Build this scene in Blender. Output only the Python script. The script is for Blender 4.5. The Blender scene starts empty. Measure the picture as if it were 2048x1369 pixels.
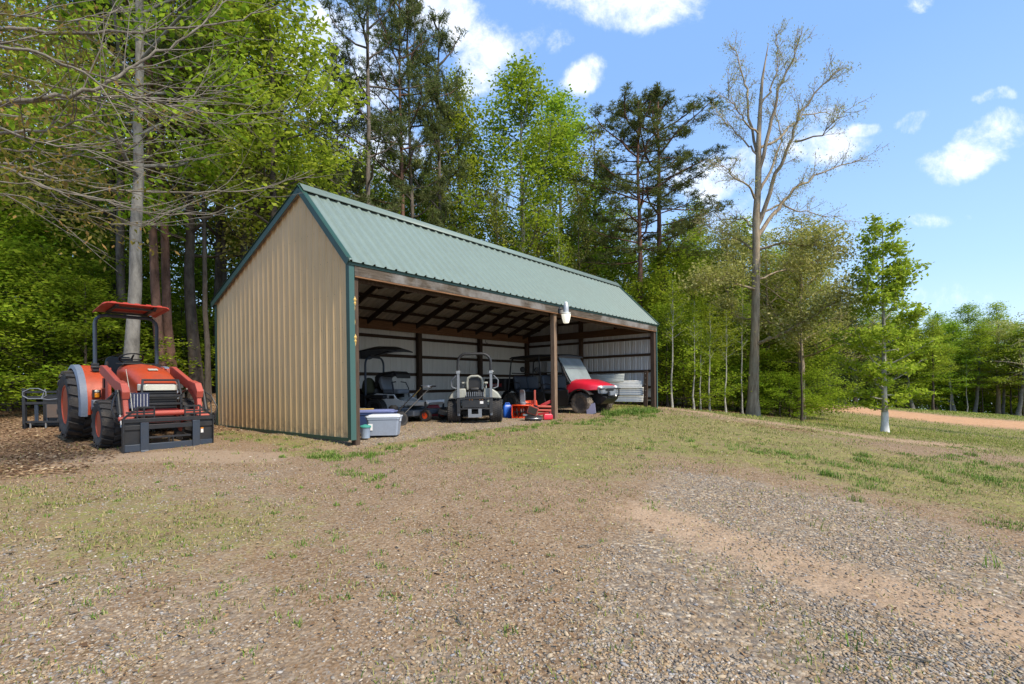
import bpy, math, random
import numpy as np
from mathutils import Vector, Matrix, Euler

C = bpy.context.scene.collection
S = bpy.context.scene
R = math.radians
# ------------------------------------------------------------------ camera
EYE = 0.85; FPX = 998.0; CX = 1025.0; HY = 774.0; ROLL = 0.0119
cam_d = bpy.data.cameras.new('camera'); cam = bpy.data.objects.new('camera', cam_d); C.objects.link(cam)
cam_d.sensor_width = 36; cam_d.lens = 36 * FPX / 2048; cam_d.shift_y = 0.0463
cam_d.clip_start = 0.05; cam_d.clip_end = 2000
cam.matrix_world = Matrix.Translation((0, 0, EYE)) @ Matrix.Rotation(R(90) - 0.0053, 4, 'X') @ Matrix.Rotation(-ROLL, 4, 'Z')
S.camera = cam
S.view_settings.view_transform = 'Standard'; S.view_settings.look = 'None'; S.view_settings.gamma = 1
S.view_settings.use_curve_mapping = False
S.view_settings.exposure = 1.4
S.cycles.max_bounces = 7; S.cycles.diffuse_bounces = 3; S.cycles.glossy_bounces = 3
S.cycles.transmission_bounces = 5; S.cycles.transparent_max_bounces = 8
S.cycles.sample_clamp_indirect = 6
# ------------------------------------------------------------------ sun and sky
SUN_AZ_VEC = Vector((0.70, -0.68, 0)).normalized(); SUN_EL = R(48)
sd = Vector((SUN_AZ_VEC.x * math.cos(SUN_EL), SUN_AZ_VEC.y * math.cos(SUN_EL), math.sin(SUN_EL)))
sun_d = bpy.data.lights.new('sun', 'SUN'); sun = bpy.data.objects.new('sun', sun_d); C.objects.link(sun)
sun_d.energy = 2.3; sun_d.angle = R(8); sun_d.color = (1.0, 0.90, 0.74)
sun.rotation_euler = sd.to_track_quat('Z', 'Y').to_euler()
W = bpy.data.worlds.new('World'); S.world = W; W.use_nodes = True
nt = W.node_tree; nt.nodes.clear()

def make_world():
    N = nt.nodes; Lk = nt.links
    out = N.new('ShaderNodeOutputWorld'); bg = N.new('ShaderNodeBackground'); bg.inputs['Strength'].default_value = 0.15
    sky = N.new('ShaderNodeTexSky'); sky.sky_type = 'NISHITA'; sky.sun_disc = False
    sky.sun_elevation = SUN_EL; sky.sun_rotation = math.atan2(SUN_AZ_VEC.x, SUN_AZ_VEC.y)
    sky.air_density = 1.0; sky.dust_density = 0.6; sky.ozone_density = 1.6; sky.altitude = 100
    tc = N.new('ShaderNodeTexCoord'); sep = N.new('ShaderNodeSeparateXYZ'); Lk.new(tc.outputs['Generated'], sep.inputs[0])
    def mth(op, a, b=None, c=None, clamp=False):
        m = N.new('ShaderNodeMath'); m.operation = op; m.use_clamp = clamp
        for i, v in enumerate((a, b, c)):
            if v is None: continue
            if isinstance(v, (int, float)): m.inputs[i].default_value = v
            else: Lk.new(v, m.inputs[i])
        return m.outputs[0]
    yy = mth('MAXIMUM', sep.outputs['Y'], 0.05)
    u = mth('DIVIDE', sep.outputs['X'], yy); v = mth('DIVIDE', sep.outputs['Z'], yy)
    cmb = N.new('ShaderNodeCombineXYZ'); Lk.new(u, cmb.inputs[0]); Lk.new(v, cmb.inputs[1])
    nz = N.new('ShaderNodeTexNoise'); nz.inputs['Scale'].default_value = 7; nz.inputs['Detail'].default_value = 7
    nz.inputs['Roughness'].default_value = 0.7; nz.inputs['Distortion'].default_value = .25; Lk.new(cmb.outputs[0], nz.inputs['Vector'])
    nd = N.new('ShaderNodeTexNoise'); nd.inputs['Scale'].default_value = 5; nd.inputs['Detail'].default_value = 4; Lk.new(cmb.outputs[0], nd.inputs['Vector'])
    nsep = N.new('ShaderNodeSeparateColor'); Lk.new(nd.outputs['Color'], nsep.inputs[0])
    ud = mth('ADD', u, mth('MULTIPLY', mth('SUBTRACT', nsep.outputs[0], .5), .11))
    vd = mth('ADD', v, mth('MULTIPLY', mth('SUBTRACT', nsep.outputs[1], .5), .11))
    # directions of the clouds: centre, half size, tilt
    blobs = [(890, 20, 70, 40, 0, 1), (960, 90, 62, 75, .5, 1), (940, 150, 28, 30, 0, .8), (1130, 5, 70, 30, 0, .75), (1270, 10, 130, 48, 0, 1), (1060, 110, 90, 30, .6, .45),
             (1172, 150, 44, 26, .5, 1), (1125, 95, 34, 18, .5, .7), (1650, 315, 75, 34, .1, 1), (1430, 350, 80, 45, 0, .95), (1620, 265, 60, 30, .4, .7), (1960, 300, 105, 34, .3, 1),
             (1815, 250, 48, 14, .5, .8), (1728, 284, 26, 16, .2, .8), (2003, 216, 42, 14, .1, .7), (1862, 444, 50, 14, .1, .45),
             (1850, 12, 30, 16, .5, .5), (690, 120, 120, 150, 0, .9), (740, 300, 120, 60, 0, .8), (1500, 450, 150, 45, 0, .45), (300, 200, 300, 200, 0, .7), (1900, 620, 120, 26, 0, .4)]
    acc = None
    for (px, py, rx, ry, a, amp) in blobs:
        cu = (px - CX) / FPX; cv = (HY - py) / FPX
        du = mth('SUBTRACT', ud, cu); dv = mth('SUBTRACT', vd, cv)
        ca, sa = math.cos(a), math.sin(a)
        p = mth('ADD', mth('MULTIPLY', du, ca * FPX / rx), mth('MULTIPLY', dv, sa * FPX / rx))
        q = mth('ADD', mth('MULTIPLY', du, -sa * FPX / ry), mth('MULTIPLY', dv, ca * FPX / ry))
        d2 = mth('ADD', mth('MULTIPLY', p, p), mth('MULTIPLY', q, q))
        g = mth('MULTIPLY', mth('SUBTRACT', 1.25, mth('MULTIPLY', d2, .55), clamp=True), amp)
        acc = g if acc is None else mth('MAXIMUM', acc, g)
    dens = mth('ADD', acc, mth('MULTIPLY', mth('SUBTRACT', nz.outputs['Fac'], .5), 3.0))
    mr = N.new('ShaderNodeMapRange'); mr.interpolation_type = 'SMOOTHSTEP'
    mr.inputs[1].default_value = .30; mr.inputs[2].default_value = 1.5; mr.inputs[3].default_value = 0; mr.inputs[4].default_value = .93
    Lk.new(mth('MULTIPLY', dens, mth('GREATER_THAN', acc, 0.0001)), mr.inputs[0])
    mx = N.new('ShaderNodeMix'); mx.data_type = 'RGBA'
    hs = N.new('ShaderNodeHueSaturation'); hs.inputs['Saturation'].default_value = SKY_SAT; hs.inputs['Value'].default_value = SKY_VAL; Lk.new(sky.outputs[0], hs.inputs['Color'])
    Lk.new(mr.outputs[0], mx.inputs[0])
    gr = N.new('ShaderNodeValToRGB'); e = gr.color_ramp.elements; e.new(.3); e.new(.7)
    for i, (p_, c_) in enumerate(((0, (1.6, 2.1, 2.7)), (.18, (1.1, 1.75, 2.75)), (.5, (.66, 1.25, 2.45)), (.95, (.6, 1.15, 2.3)))): e[i].position = p_; e[i].color = (*[q / 4 for q in c_], 1)
    Lk.new(mth('MAXIMUM', sep.outputs['Z'], 0), gr.inputs[0]); sc_ = N.new('ShaderNodeVectorMath'); sc_.operation = 'SCALE'; sc_.inputs['Scale'].default_value = 4; Lk.new(gr.outputs[0], sc_.inputs[0])
    m2 = N.new('ShaderNodeMix'); m2.data_type = 'RGBA'; m2.inputs[0].default_value = .85; Lk.new(hs.outputs[0], m2.inputs[6]); Lk.new(sc_.outputs[0], m2.inputs[7]); Lk.new(m2.outputs[2], mx.inputs[6]); mx.inputs[7].default_value = (3.6, 3.65, 3.8, 1)
    Lk.new(mx.outputs[2], bg.inputs[0]); Lk.new(bg.outputs[0], out.inputs[0])
SKY_SAT = 1.0; SKY_VAL = 1.25
make_world()

# ------------------------------------------------------------------ helpers
def tag(o, label=None, cat=None, group=None, kind=None):
    if label: o['label'] = label
    if cat: o['category'] = cat
    if group: o['group'] = group
    if kind: o['kind'] = kind
    return o
def empty(name, loc=(0, 0, 0), rz=0, label=None, cat=None, group=None, parent=None):
    o = bpy.data.objects.new(name, None); C.objects.link(o); o.empty_display_size = .2
    o.location = loc; o.rotation_euler = (0, 0, rz)
    if parent: o.parent = parent
    return tag(o, label, cat, group)
def np_mesh(name, V, F, mat, parent=None, smooth=False):
    V = np.asarray(V, np.float32); F = np.asarray(F, np.int32); k = F.shape[1]
    me = bpy.data.meshes.new(name)
    me.vertices.add(len(V)); me.vertices.foreach_set('co', V.ravel())
    me.loops.add(F.size); me.loops.foreach_set('vertex_index', F.ravel())
    me.polygons.add(len(F)); me.polygons.foreach_set('loop_start', np.arange(0, F.size, k, dtype=np.int32))
    if smooth: me.polygons.foreach_set('use_smooth', np.ones(len(F), bool))
    me.update(calc_edges=True)
    me.materials.append(mat)
    o = bpy.data.objects.new(name, me); C.objects.link(o)
    if parent: o.parent = parent
    return o
class MB:
    def __init__(s): s.v = []; s.f = []
    def add(s, vs, fs):
        b = len(s.v); s.v += [tuple(v) for v in vs]; s.f += [tuple(b + i for i in f) for f in fs]; return s
    def box(s, x0, x1, y0, y1, z0, z1, rot=None, c=None):
        vs = [Vector((x, y, z)) for z in (z0, z1) for y in (y0, y1) for x in (x0, x1)]
        if rot is not None:
            m = Euler(rot).to_matrix(); cc = Vector(c if c else ((x0 + x1) / 2, (y0 + y1) / 2, (z0 + z1) / 2))
            vs = [m @ (v - cc) + cc for v in vs]
        return s.add(vs, [(0, 2, 3, 1), (4, 5, 7, 6), (0, 1, 5, 4), (2, 6, 7, 3), (0, 4, 6, 2), (1, 3, 7, 5)])
    def bar(s, a, b, w, h, up=(0, 0, 1)):     # box beam from a to b
        a = Vector(a); b = Vector(b); d = (b - a).normalized(); u = Vector(up)
        sx = d.cross(u)
        if sx.length < 1e-4: sx = d.cross(Vector((1, 0, 0)))
        sx.normalize(); uz = sx.cross(d)
        vs = [p + sx * i * w / 2 + uz * j * h / 2 for p in (a, b) for j in (-1, 1) for i in (-1, 1)]
        return s.add(vs, [(0, 1, 3, 2), (4, 6, 7, 5), (0, 4, 5, 1), (2, 3, 7, 6), (0, 2, 6, 4), (1, 5, 7, 3)])
    def tube(s, pts, r, n=10, cap=True):
        pts = [Vector(p) for p in pts]; rr = r if isinstance(r, (list, tuple)) else [r] * len(pts)
        b = len(s.v); ref = None
        for i, p in enumerate(pts):
            t = (pts[min(i + 1, len(pts) - 1)] - pts[max(i - 1, 0)]).normalized()
            if ref is None:
                ref = Vector((0, 0, 1)) if abs(t.z) < .9 else Vector((1, 0, 0))
            a = (ref - t * ref.dot(t)).normalized(); ref = a; c = t.cross(a)
            for k in range(n):
                q = 2 * math.pi * k / n; s.v.append(tuple(p + (a * math.cos(q) + c * math.sin(q)) * rr[i]))
        for i in range(len(pts) - 1):
            for k in range(n):
                k2 = (k + 1) % n
                s.f.append((b + i * n + k, b + i * n + k2, b + (i + 1) * n + k2, b + (i + 1) * n + k))
        if cap:
            s.f.append(tuple(b + k for k in reversed(range(n)))); e = b + (len(pts) - 1) * n; s.f.append(tuple(e + k for k in range(n)))
        return s
    def cyl(s, a, b, r, n=20, r2=None): return s.tube([a, b], [r, r if r2 is None else r2], n)
    def prism(s, poly, y0, y1, axis='y'):     # polygon (list of (a,b)) extruded
        def P(a, b, c): return {'y': (a, c, b), 'x': (c, a, b), 'z': (a, b, c)}[axis]
        n = len(poly); vs = [P(a, b, y0) for a, b in poly] + [P(a, b, y1) for a, b in poly]
        fs = [tuple(range(n)), tuple(reversed(range(n, 2 * n)))] + [(i, i + n, (i + 1) % n + n, (i + 1) % n) for i in range(n)]
        return s.add(vs, fs)
    def lathe(s, prof, c, axis='z', n=24):    # prof: (radius, height)
        b = len(s.v)
        for (r, h) in prof:
            for k in range(n):
                q = 2 * math.pi * k / n; x, y = r * math.cos(q), r * math.sin(q)
                v = {'z': (x, y, h), 'y': (x, h, y), 'x': (h, x, y)}[axis]
                s.v.append((v[0] + c[0], v[1] + c[1], v[2] + c[2]))
        for i in range(len(prof) - 1):
            for k in range(n):
                k2 = (k + 1) % n; s.f.append((b + i * n + k, b + i * n + k2, b + (i + 1) * n + k2, b + (i + 1) * n + k))
        if prof[0][0] > 1e-4: s.f.append(tuple(b + k for k in reversed(range(n))))
        e = b + (len(prof) - 1) * n
        if prof[-1][0] > 1e-4: s.f.append(tuple(e + k for k in range(n)))
        return s
    def loft(s, secs, cap=True):              # list of rings with equal count
        n = len(secs[0]); b = len(s.v)
        for r in secs: s.v += [tuple(p) for p in r]
        for i in range(len(secs) - 1):
            for k in range(n):
                k2 = (k + 1) % n; s.f.append((b + i * n + k, b + i * n + k2, b + (i + 1) * n + k2, b + (i + 1) * n + k))
        if cap:
            s.f.append(tuple(b + k for k in reversed(range(n)))); e = b + (len(secs) - 1) * n; s.f.append(tuple(e + k for k in range(n)))
        return s
    def build(s, name, mat, parent=None, bevel=0, smooth=35, label=None, sub=0):
        me = bpy.data.meshes.new(name); me.from_pydata(s.v, [], s.f); me.validate(); me.update()
        import bmesh
        bm = bmesh.new(); bm.from_mesh(me); bmesh.ops.recalc_face_normals(bm, faces=bm.faces); bm.to_mesh(me); bm.free()
        me.materials.append(mat)
        if smooth:
            me.polygons.foreach_set('use_smooth', [True] * len(me.polygons)); me.set_sharp_from_angle(angle=R(smooth))
        o = bpy.data.objects.new(name, me); C.objects.link(o)
        if parent: o.parent = parent
        if bevel:
            m = o.modifiers.new('bevel', 'BEVEL'); m.width = bevel; m.segments = 2; m.limit_method = 'ANGLE'; m.angle_limit = R(40)
        if sub:
            m = o.modifiers.new('sub', 'SUBSURF'); m.levels = sub; m.render_levels = sub
        if label: o['label'] = label
        return o
def copy_tree(o, parent=None):
    c = o.copy(); C.objects.link(c); c.parent = parent
    for ch in list(o.children): copy_tree(ch, c)
    return c
def arc(cx, cz, r, a0, a1, n, y=0):
    return [(cx + r * math.cos(R(a0 + (a1 - a0) * i / n)), y, cz + r * math.sin(R(a0 + (a1 - a0) * i / n))) for i in range(n + 1)]

def hor(px): return HY - ROLL * (px - CX)
def at(px, py, Y):
    v = py - hor(px); u = px - CX - ROLL * (py - HY)
    return Vector((u / FPX * Y, Y, EYE - v / FPX * Y))

# ------------------------------------------------------------------ materials
def newmat(name):
    m = bpy.data.materials.new(name); m.use_nodes = True; t = m.node_tree
    return m, t, t.nodes['Principled BSDF'], t.nodes['Material Output']
def node(t, ty, **kw):
    n = t.nodes.new(ty)
    for k, v in kw.items():
        if hasattr(n, k) and k not in n.inputs: setattr(n, k, v)
        else: n.inputs[k].default_value = v
    return n
def mix(t, fac, a, b, mode='MIX'):
    n = t.nodes.new('ShaderNodeMix'); n.data_type = 'RGBA'; n.blend_type = mode
    for i, v in ((0, fac), (6, a), (7, b)):
        if isinstance(v, (int, float)): n.inputs[i].default_value = v
        elif isinstance(v, (tuple, list)): n.inputs[i].default_value = (*v[:3], 1)
        else: t.links.new(v, n.inputs[i])
    return n.outputs[2]
def ramp(t, src, stops):
    r = t.nodes.new('ShaderNodeValToRGB'); e = r.color_ramp.elements
    while len(e) < len(stops): e.new(.5)
    for i, (p, c) in enumerate(stops):
        e[i].position = p; e[i].color = (*c, 1) if isinstance(c, (tuple, list)) else (c, c, c, 1)
    t.links.new(src, r.inputs[0]); return r.outputs[0]
def noise(t, scale, detail=5, coord='Object', mapscale=None, rough=.6, dist=0):
    tc = t.nodes.new('ShaderNodeTexCoord'); n = t.nodes.new('ShaderNodeTexNoise')
    n.inputs['Scale'].default_value = scale; n.inputs['Detail'].default_value = detail; n.inputs['Roughness'].default_value = rough; n.inputs['Distortion'].default_value = dist
    src = tc.outputs[coord]
    if mapscale:
        mp = t.nodes.new('ShaderNodeMapping'); mp.inputs['Scale'].default_value = mapscale; t.links.new(src, mp.inputs[0]); src = mp.outputs[0]
    t.links.new(src, n.inputs['Vector']); return n.outputs['Fac']
def bump(t, p, h, strength=.3, dist=.01):
    b = t.nodes.new('ShaderNodeBump'); b.inputs['Strength'].default_value = strength; b.inputs['Distance'].default_value = dist
    t.links.new(h, b.inputs['Height']); t.links.new(b.outputs[0], p.inputs['Normal'])
def paint(name, col, rough=.45, metal=0, dirt=(.12, .1, .07), amt=.35, scale=4, bmp=.1, spec=.5, coat=0):
    m, t, p, o = newmat(name)
    a = noise(t, scale, 6); b = noise(t, scale * 9, 4)
    f = ramp(t, a, [(.42, 0), (.75, 1.0)])
    mm = t.nodes.new('ShaderNodeMath'); mm.operation = 'MULTIPLY'; t.links.new(f, mm.inputs[0]); mm.inputs[1].default_value = amt
    c1 = mix(t, mm.outputs[0], col, dirt)
    c2 = mix(t, .25, c1, ramp(t, b, [(.3, tuple(x * .7 for x in col)), (.7, tuple(min(1, x * 1.2) for x in col))]))
    t.links.new(c2, p.inputs['Base Color'])
    rr = t.nodes.new('ShaderNodeMapRange'); rr.inputs[3].default_value = rough * .8; rr.inputs[4].default_value = min(1, rough * 1.4); t.links.new(a, rr.inputs[0])
    t.links.new(rr.outputs[0], p.inputs['Roughness']); p.inputs['Metallic'].default_value = metal
    p.inputs['Specular IOR Level'].default_value = spec; p.inputs['Coat Weight'].default_value = coat
    if bmp: bump(t, p, b, bmp, .004)
    return m
def wood(name, c1, c2, c3=None, axis=0, scale=3, stain=None):
    m, t, p, o = newmat(name)
    sc = [14, 14, 14]; sc[axis] = .8
    a = noise(t, scale, 8, mapscale=tuple(sc), rough=.7, dist=.4); b = noise(t, 1.3, 5)
    col = ramp(t, a, [(.3, c1), (.52, c2), (.75, c3 or c2)])
    if stain: col = mix(t, ramp(t, b, [(.48, 0), (.62, 1)]), col, stain)
    t.links.new(col, p.inputs['Base Color']); p.inputs['Roughness'].default_value = .85; p.inputs['Specular IOR Level'].default_value = .2
    bump(t, p, a, .7, .008); return m
def sheet(name, outer, inner, rough=.38, metal=0.0, dots=False):
    """profiled steel: painted colour outside, white primer inside"""
    m, t, p, o = newmat(name)
    g = t.nodes.new('ShaderNodeNewGeometry'); a = noise(t, 1.1, 6); b = noise(t, 2.0, 4, mapscale=(6, 6, .35)); f = noise(t, 45, 3)
    c = mix(t, ramp(t, a, [(.35, 0), (.8, .5)]), outer, tuple(x * .72 for x in outer))
    c = mix(t, ramp(t, b, [(.45, 0), (.75, .35)]), c, tuple(x * 1.18 + .01 for x in outer))
    ci = mix(t, ramp(t, b, [(.4, 0), (.8, .5)]), inner, tuple(x * .72 for x in inner))
    if dots:      # screw rows and splashed mud along the foot
        tc = t.nodes.new('ShaderNodeTexCoord'); sp = t.nodes.new('ShaderNodeSeparateXYZ'); t.links.new(tc.outputs['Object'], sp.inputs[0])
        def mm(op, a_, b_=0.0):
            n_ = t.nodes.new('ShaderNodeMath'); n_.operation = op
            for k_, v_ in enumerate((a_, b_)):
                if isinstance(v_, (int, float)): n_.inputs[k_].default_value = v_
                else: t.links.new(v_, n_.inputs[k_])
            return n_.outputs[0]
        yy = mm('SUBTRACT', mm('MODULO', mm('ADD', sp.outputs['Y'], 10 * .2286 - .05 - .115 + .05), .2286), .1143); zz = mm('SUBTRACT', mm('MODULO', mm('ADD', sp.outputs['Z'], .2), .6), .3)
        d_ = mm('ADD', mm('MULTIPLY', yy, yy), mm('MULTIPLY', zz, zz)); c = mix(t, mm('MULTIPLY', mm('LESS_THAN', d_, .00009), .7), c, (.10, .08, .05))
        mz = t.nodes.new('ShaderNodeMapRange'); mz.inputs[1].default_value = .0; mz.inputs[2].default_value = .38; mz.inputs[3].default_value = .75; mz.inputs[4].default_value = 0; t.links.new(sp.outputs['Z'], mz.inputs[0])
        c = mix(t, mm('MULTIPLY', mz.outputs[0], ramp(t, noise(t, 9, 7, rough=.75), [(.42, 0), (.62, 1)])), c, (.20, .13, .075))
    cc = mix(t, g.outputs['Backfacing'], c, ci)
    t.links.new(cc, p.inputs['Base Color'])
    rr = t.nodes.new('ShaderNodeMapRange'); rr.inputs[3].default_value = rough * .8; rr.inputs[4].default_value = rough * 1.5; t.links.new(a, rr.inputs[0]); t.links.new(rr.outputs[0], p.inputs['Roughness'])
    p.inputs['Metallic'].default_value = metal
    bump(t, p, noise(t, 1.6, 2), .25, .02)
    return m
def leafmat(name, c1, c2, c3, transl=.4, big=.35):
    m, t, p, o = newmat(name); t.nodes.remove(p)
    g = t.nodes.new('ShaderNodeNewGeometry'); oi = t.nodes.new('ShaderNodeObjectInfo')
    col = ramp(t, g.outputs['Random Per Island'], [(.05, c1), (.5, c2), (.95, c3)])
    a = noise(t, .55, 3)
    col = mix(t, ramp(t, a, [(.35, 0), (.65, big)]), col, tuple(x * .55 for x in c1))
    hs = t.nodes.new('ShaderNodeHueSaturation'); mr = t.nodes.new('ShaderNodeMapRange'); mr.inputs[3].default_value = .85; mr.inputs[4].default_value = 1.25
    mh = t.nodes.new('ShaderNodeMapRange'); mh.inputs[3].default_value = .485; mh.inputs[4].default_value = .515
    t.links.new(oi.outputs['Random'], mr.inputs[0]); t.links.new(mr.outputs[0], hs.inputs['Value']); t.links.new(oi.outputs['Random'], mh.inputs[0]); t.links.new(mh.outputs[0], hs.inputs['Hue'])
    t.links.new(col, hs.inputs['Color']); col = hs.outputs[0]
    d = t.nodes.new('ShaderNodeBsdfDiffuse'); tr = t.nodes.new('ShaderNodeBsdfTranslucent'); ms = t.nodes.new('ShaderNodeMixShader'); ms.inputs[0].default_value = transl
    t.links.new(col, d.inputs[0])
    warm = mix(t, .35, col, (.30, .36, .03)); t.links.new(warm, tr.inputs[0])
    t.links.new(d.outputs[0], ms.inputs[1]); t.links.new(tr.outputs[0], ms.inputs[2]); t.links.new(ms.outputs[0], o.inputs[0])
    return m
def bark(name, c1, c2, sc=6, vert=.25, moss=None):
    m, t, p, o = newmat(name)
    a = noise(t, sc, 8, mapscale=(1, 1, vert), rough=.7); b = noise(t, 2.2, 4)
    c = ramp(t, a, [(.34, c1), (.66, c2)])
    c = mix(t, ramp(t, b, [(.5, 0), (.7, .55)]), c, moss or tuple(min(1, x * 1.25) for x in c2))
    t.links.new(c, p.inputs['Base Color']); p.inputs['Roughness'].default_value = .95; p.inputs['Specular IOR Level'].default_value = .15
    bump(t, p, a, .8, .03); return m
def rubber(name, col=(.022, .022, .024), dust=(.16, .13, .10), amt=.35):
    m, t, p, o = newmat(name); a = noise(t, 5, 6)
    t.links.new(mix(t, ramp(t, a, [(.4, 0), (.75, amt)]), col, dust), p.inputs['Base Color']); p.inputs['Roughness'].default_value = .8
    bump(t, p, noise(t, 60, 3), .2, .003); return m

MT = {}
MT['tan'] = sheet('tan_siding', (.62, .42, .20), (.55, .54, .50), .42, dots=True)
MT['white_siding'] = sheet('white_siding', (.40, .28, .17), (.66, .645, .60), .5)
MT['galv_siding'] = sheet('galv_siding', (.40, .28, .17), (.56, .565, .56), .38)
MT['roof'] = sheet('green_roof', (.165, .215, .185), (.42, .38, .33), .34)
MT['green'] = paint('green_trim', (.04, .10, .088), .38, amt=.12, bmp=0)
MT['dkgreen'] = paint('dark_green_trim', (.014, .055, .035), .4, amt=.1, bmp=0)  # dark trim paint; also stands for shade on the near corner flange
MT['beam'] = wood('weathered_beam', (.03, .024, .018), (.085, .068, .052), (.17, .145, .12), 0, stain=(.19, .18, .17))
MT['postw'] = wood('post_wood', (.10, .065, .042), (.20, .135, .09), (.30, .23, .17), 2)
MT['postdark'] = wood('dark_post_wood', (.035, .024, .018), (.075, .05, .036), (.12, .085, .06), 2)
MT['girt'] = wood('girt_wood', (.03, .02, .014), (.065, .042, .028), (.10, .065, .045), 0)
MT['girty'] = wood('girt_wood_cross', (.03, .02, .014), (.065, .042, .028), (.10, .065, .045), 1)
MT['rafter'] = wood('rafter_wood', (.03, .021, .015), (.06, .042, .03), (.09, .065, .045), 1)
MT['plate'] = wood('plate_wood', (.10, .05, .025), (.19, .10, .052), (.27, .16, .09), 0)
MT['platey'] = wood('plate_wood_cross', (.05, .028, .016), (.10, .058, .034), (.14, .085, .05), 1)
MT['black'] = paint('black_plastic', (.012, .012, .013), .45, amt=.25, dirt=(.07, .06, .05))
MT['blacksteel'] = paint('black_steel', (.022, .024, .028), .42, metal=.2, amt=.4, dirt=(.08, .07, .06))
MT['bluesteel'] = paint('blue_black_steel', (.035, .05, .075), .38, metal=.1, amt=.35, dirt=(.07, .06, .05))
MT['seat'] = paint('seat_vinyl', (.045, .06, .085), .5, amt=.2)
MT['orange'] = paint('orange_paint', (.46, .058, .016), .42, amt=.6, dirt=(.22, .065, .035), scale=7)
MT['brightorange'] = paint('bright_orange_paint', (.75, .075, .015), .4, amt=.15)
MT['salmon'] = paint('faded_red_paint', (.44, .075, .05), .5, amt=.55, dirt=(.28, .12, .09), scale=8)
MT['red'] = paint('red_plastic', (.56, .014, .035), .3, amt=.12, dirt=(.5, .12, .12), coat=.3, bmp=0)
MT['darkred'] = paint('dark_red_paint', (.30, .015, .02), .4, amt=.2)
MT['canopyred'] = paint('red_canopy', (.42, .028, .010), .4, amt=.3)
MT['white'] = paint('white_paint', (.80, .80, .78), .4, amt=.15, dirt=(.25, .22, .18))
MT['cream'] = paint('cream_paint', (.34, .35, .31), .45, amt=.35, dirt=(.25, .22, .16))
MT['grey'] = paint('grey_paint', (.17, .19, .22), .42, amt=.3)
MT['fender'] = paint('grey_fender', (.15, .19, .26), .5, amt=.2)
MT['steel'] = paint('bare_steel', (.38, .38, .37), .35, metal=.8, amt=.3)
MT['rubber'] = rubber('tyre_rubber'); MT['mudrubber'] = rubber('muddy_tyre', (.05, .043, .036), (.27, .21, .15), .9)
MT['lens'] = paint('headlamp_lens', (.62, .62, .54), .2, amt=.25, dirt=(.35, .33, .25), bmp=0)
MT['clearlens'] = paint('clear_lens', (.8, .8, .8), .12, amt=.05, bmp=0)
MT['amber'] = paint('amber_lens', (.65, .22, .01), .25, amt=.05, bmp=0)
MT['tote'] = paint('grey_tote', (.25, .29, .36), .5, amt=.15, bmp=0)
MT['totelid'] = paint('white_tote_lid', (.60, .64, .70), .45, amt=.1, bmp=0)
MT['bluetote'] = paint('blue_tote', (.02, .045, .14), .5, amt=.1, bmp=0)
MT['lavender'] = paint('lavender_lid', (.15, .18, .37), .5, amt=.1, bmp=0)
MT['teal'] = paint('teal_lid', (.05, .27, .23), .5, amt=.1, bmp=0)
MT['blue'] = paint('blue_plastic', (.01, .10, .50), .4, amt=.08, bmp=0)
MT['yellow'] = paint('yellow_foam', (.55, .36, .10), .7, amt=.2)
MT['cells'] = paint('solar_cells', (.03, .04, .09), .2, amt=.1, bmp=0)
MT['mudrim'] = paint('muddy_rim', (.05, .048, .045), .6, amt=.5, dirt=(.22, .18, .13), scale=9)
MT['plaque'] = paint('purple_panel', (.17, .17, .25), .3, amt=.35, dirt=(.3, .3, .4), bmp=0)
def glassy():
    m, t, p, o = newmat('dusty_windshield'); p.inputs['Base Color'].default_value = (.26, .31, .32, 1); p.inputs['Roughness'].default_value = .18
    tr = t.nodes.new('ShaderNodeBsdfTransparent'); tr.inputs[0].default_value = (.8, .85, .86, 1); ms = t.nodes.new('ShaderNodeMixShader')
    t.links.new(ramp(t, noise(t, 3, 4), [(.3, .62), (.7, .9)]), ms.inputs[0]); t.links.new(tr.outputs[0], ms.inputs[1]); t.links.new(p.outputs[0], ms.inputs[2]); t.links.new(ms.outputs[0], o.inputs[0]); return m
MT['glass'] = glassy()
def lampglass():
    m, t, p, o = newmat('lit_lamp_lens'); p.inputs['Base Color'].default_value = (.85, .83, .72, 1); p.inputs['Roughness'].default_value = .3
    p.inputs['Emission Color'].default_value = (1, .93, .72, 1); p.inputs['Emission Strength'].default_value = .22; return m
MT['lamp'] = lampglass()
MT['lettering'] = paint('white_lettering', (.7, .7, .7), .5, amt=.05, bmp=0)
MT['blacklettering'] = paint('black_lettering', (.02, .02, .02), .5, amt=.05, bmp=0)
def text(name, body, size, M4, mat, parent):
    c = bpy.data.curves.new(name, 'FONT'); c.body = body; c.size = size; c.extrude = .002; c.align_x = 'CENTER'; c.align_y = 'CENTER'
    o = bpy.data.objects.new(name, c); C.objects.link(o)
    me = bpy.data.meshes.new_from_object(o); bpy.data.objects.remove(o)
    me.materials.clear(); me.materials.append(mat)
    q = bpy.data.objects.new(name, me); C.objects.link(q); q.parent = parent; q.matrix_local = M4; return q
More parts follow.
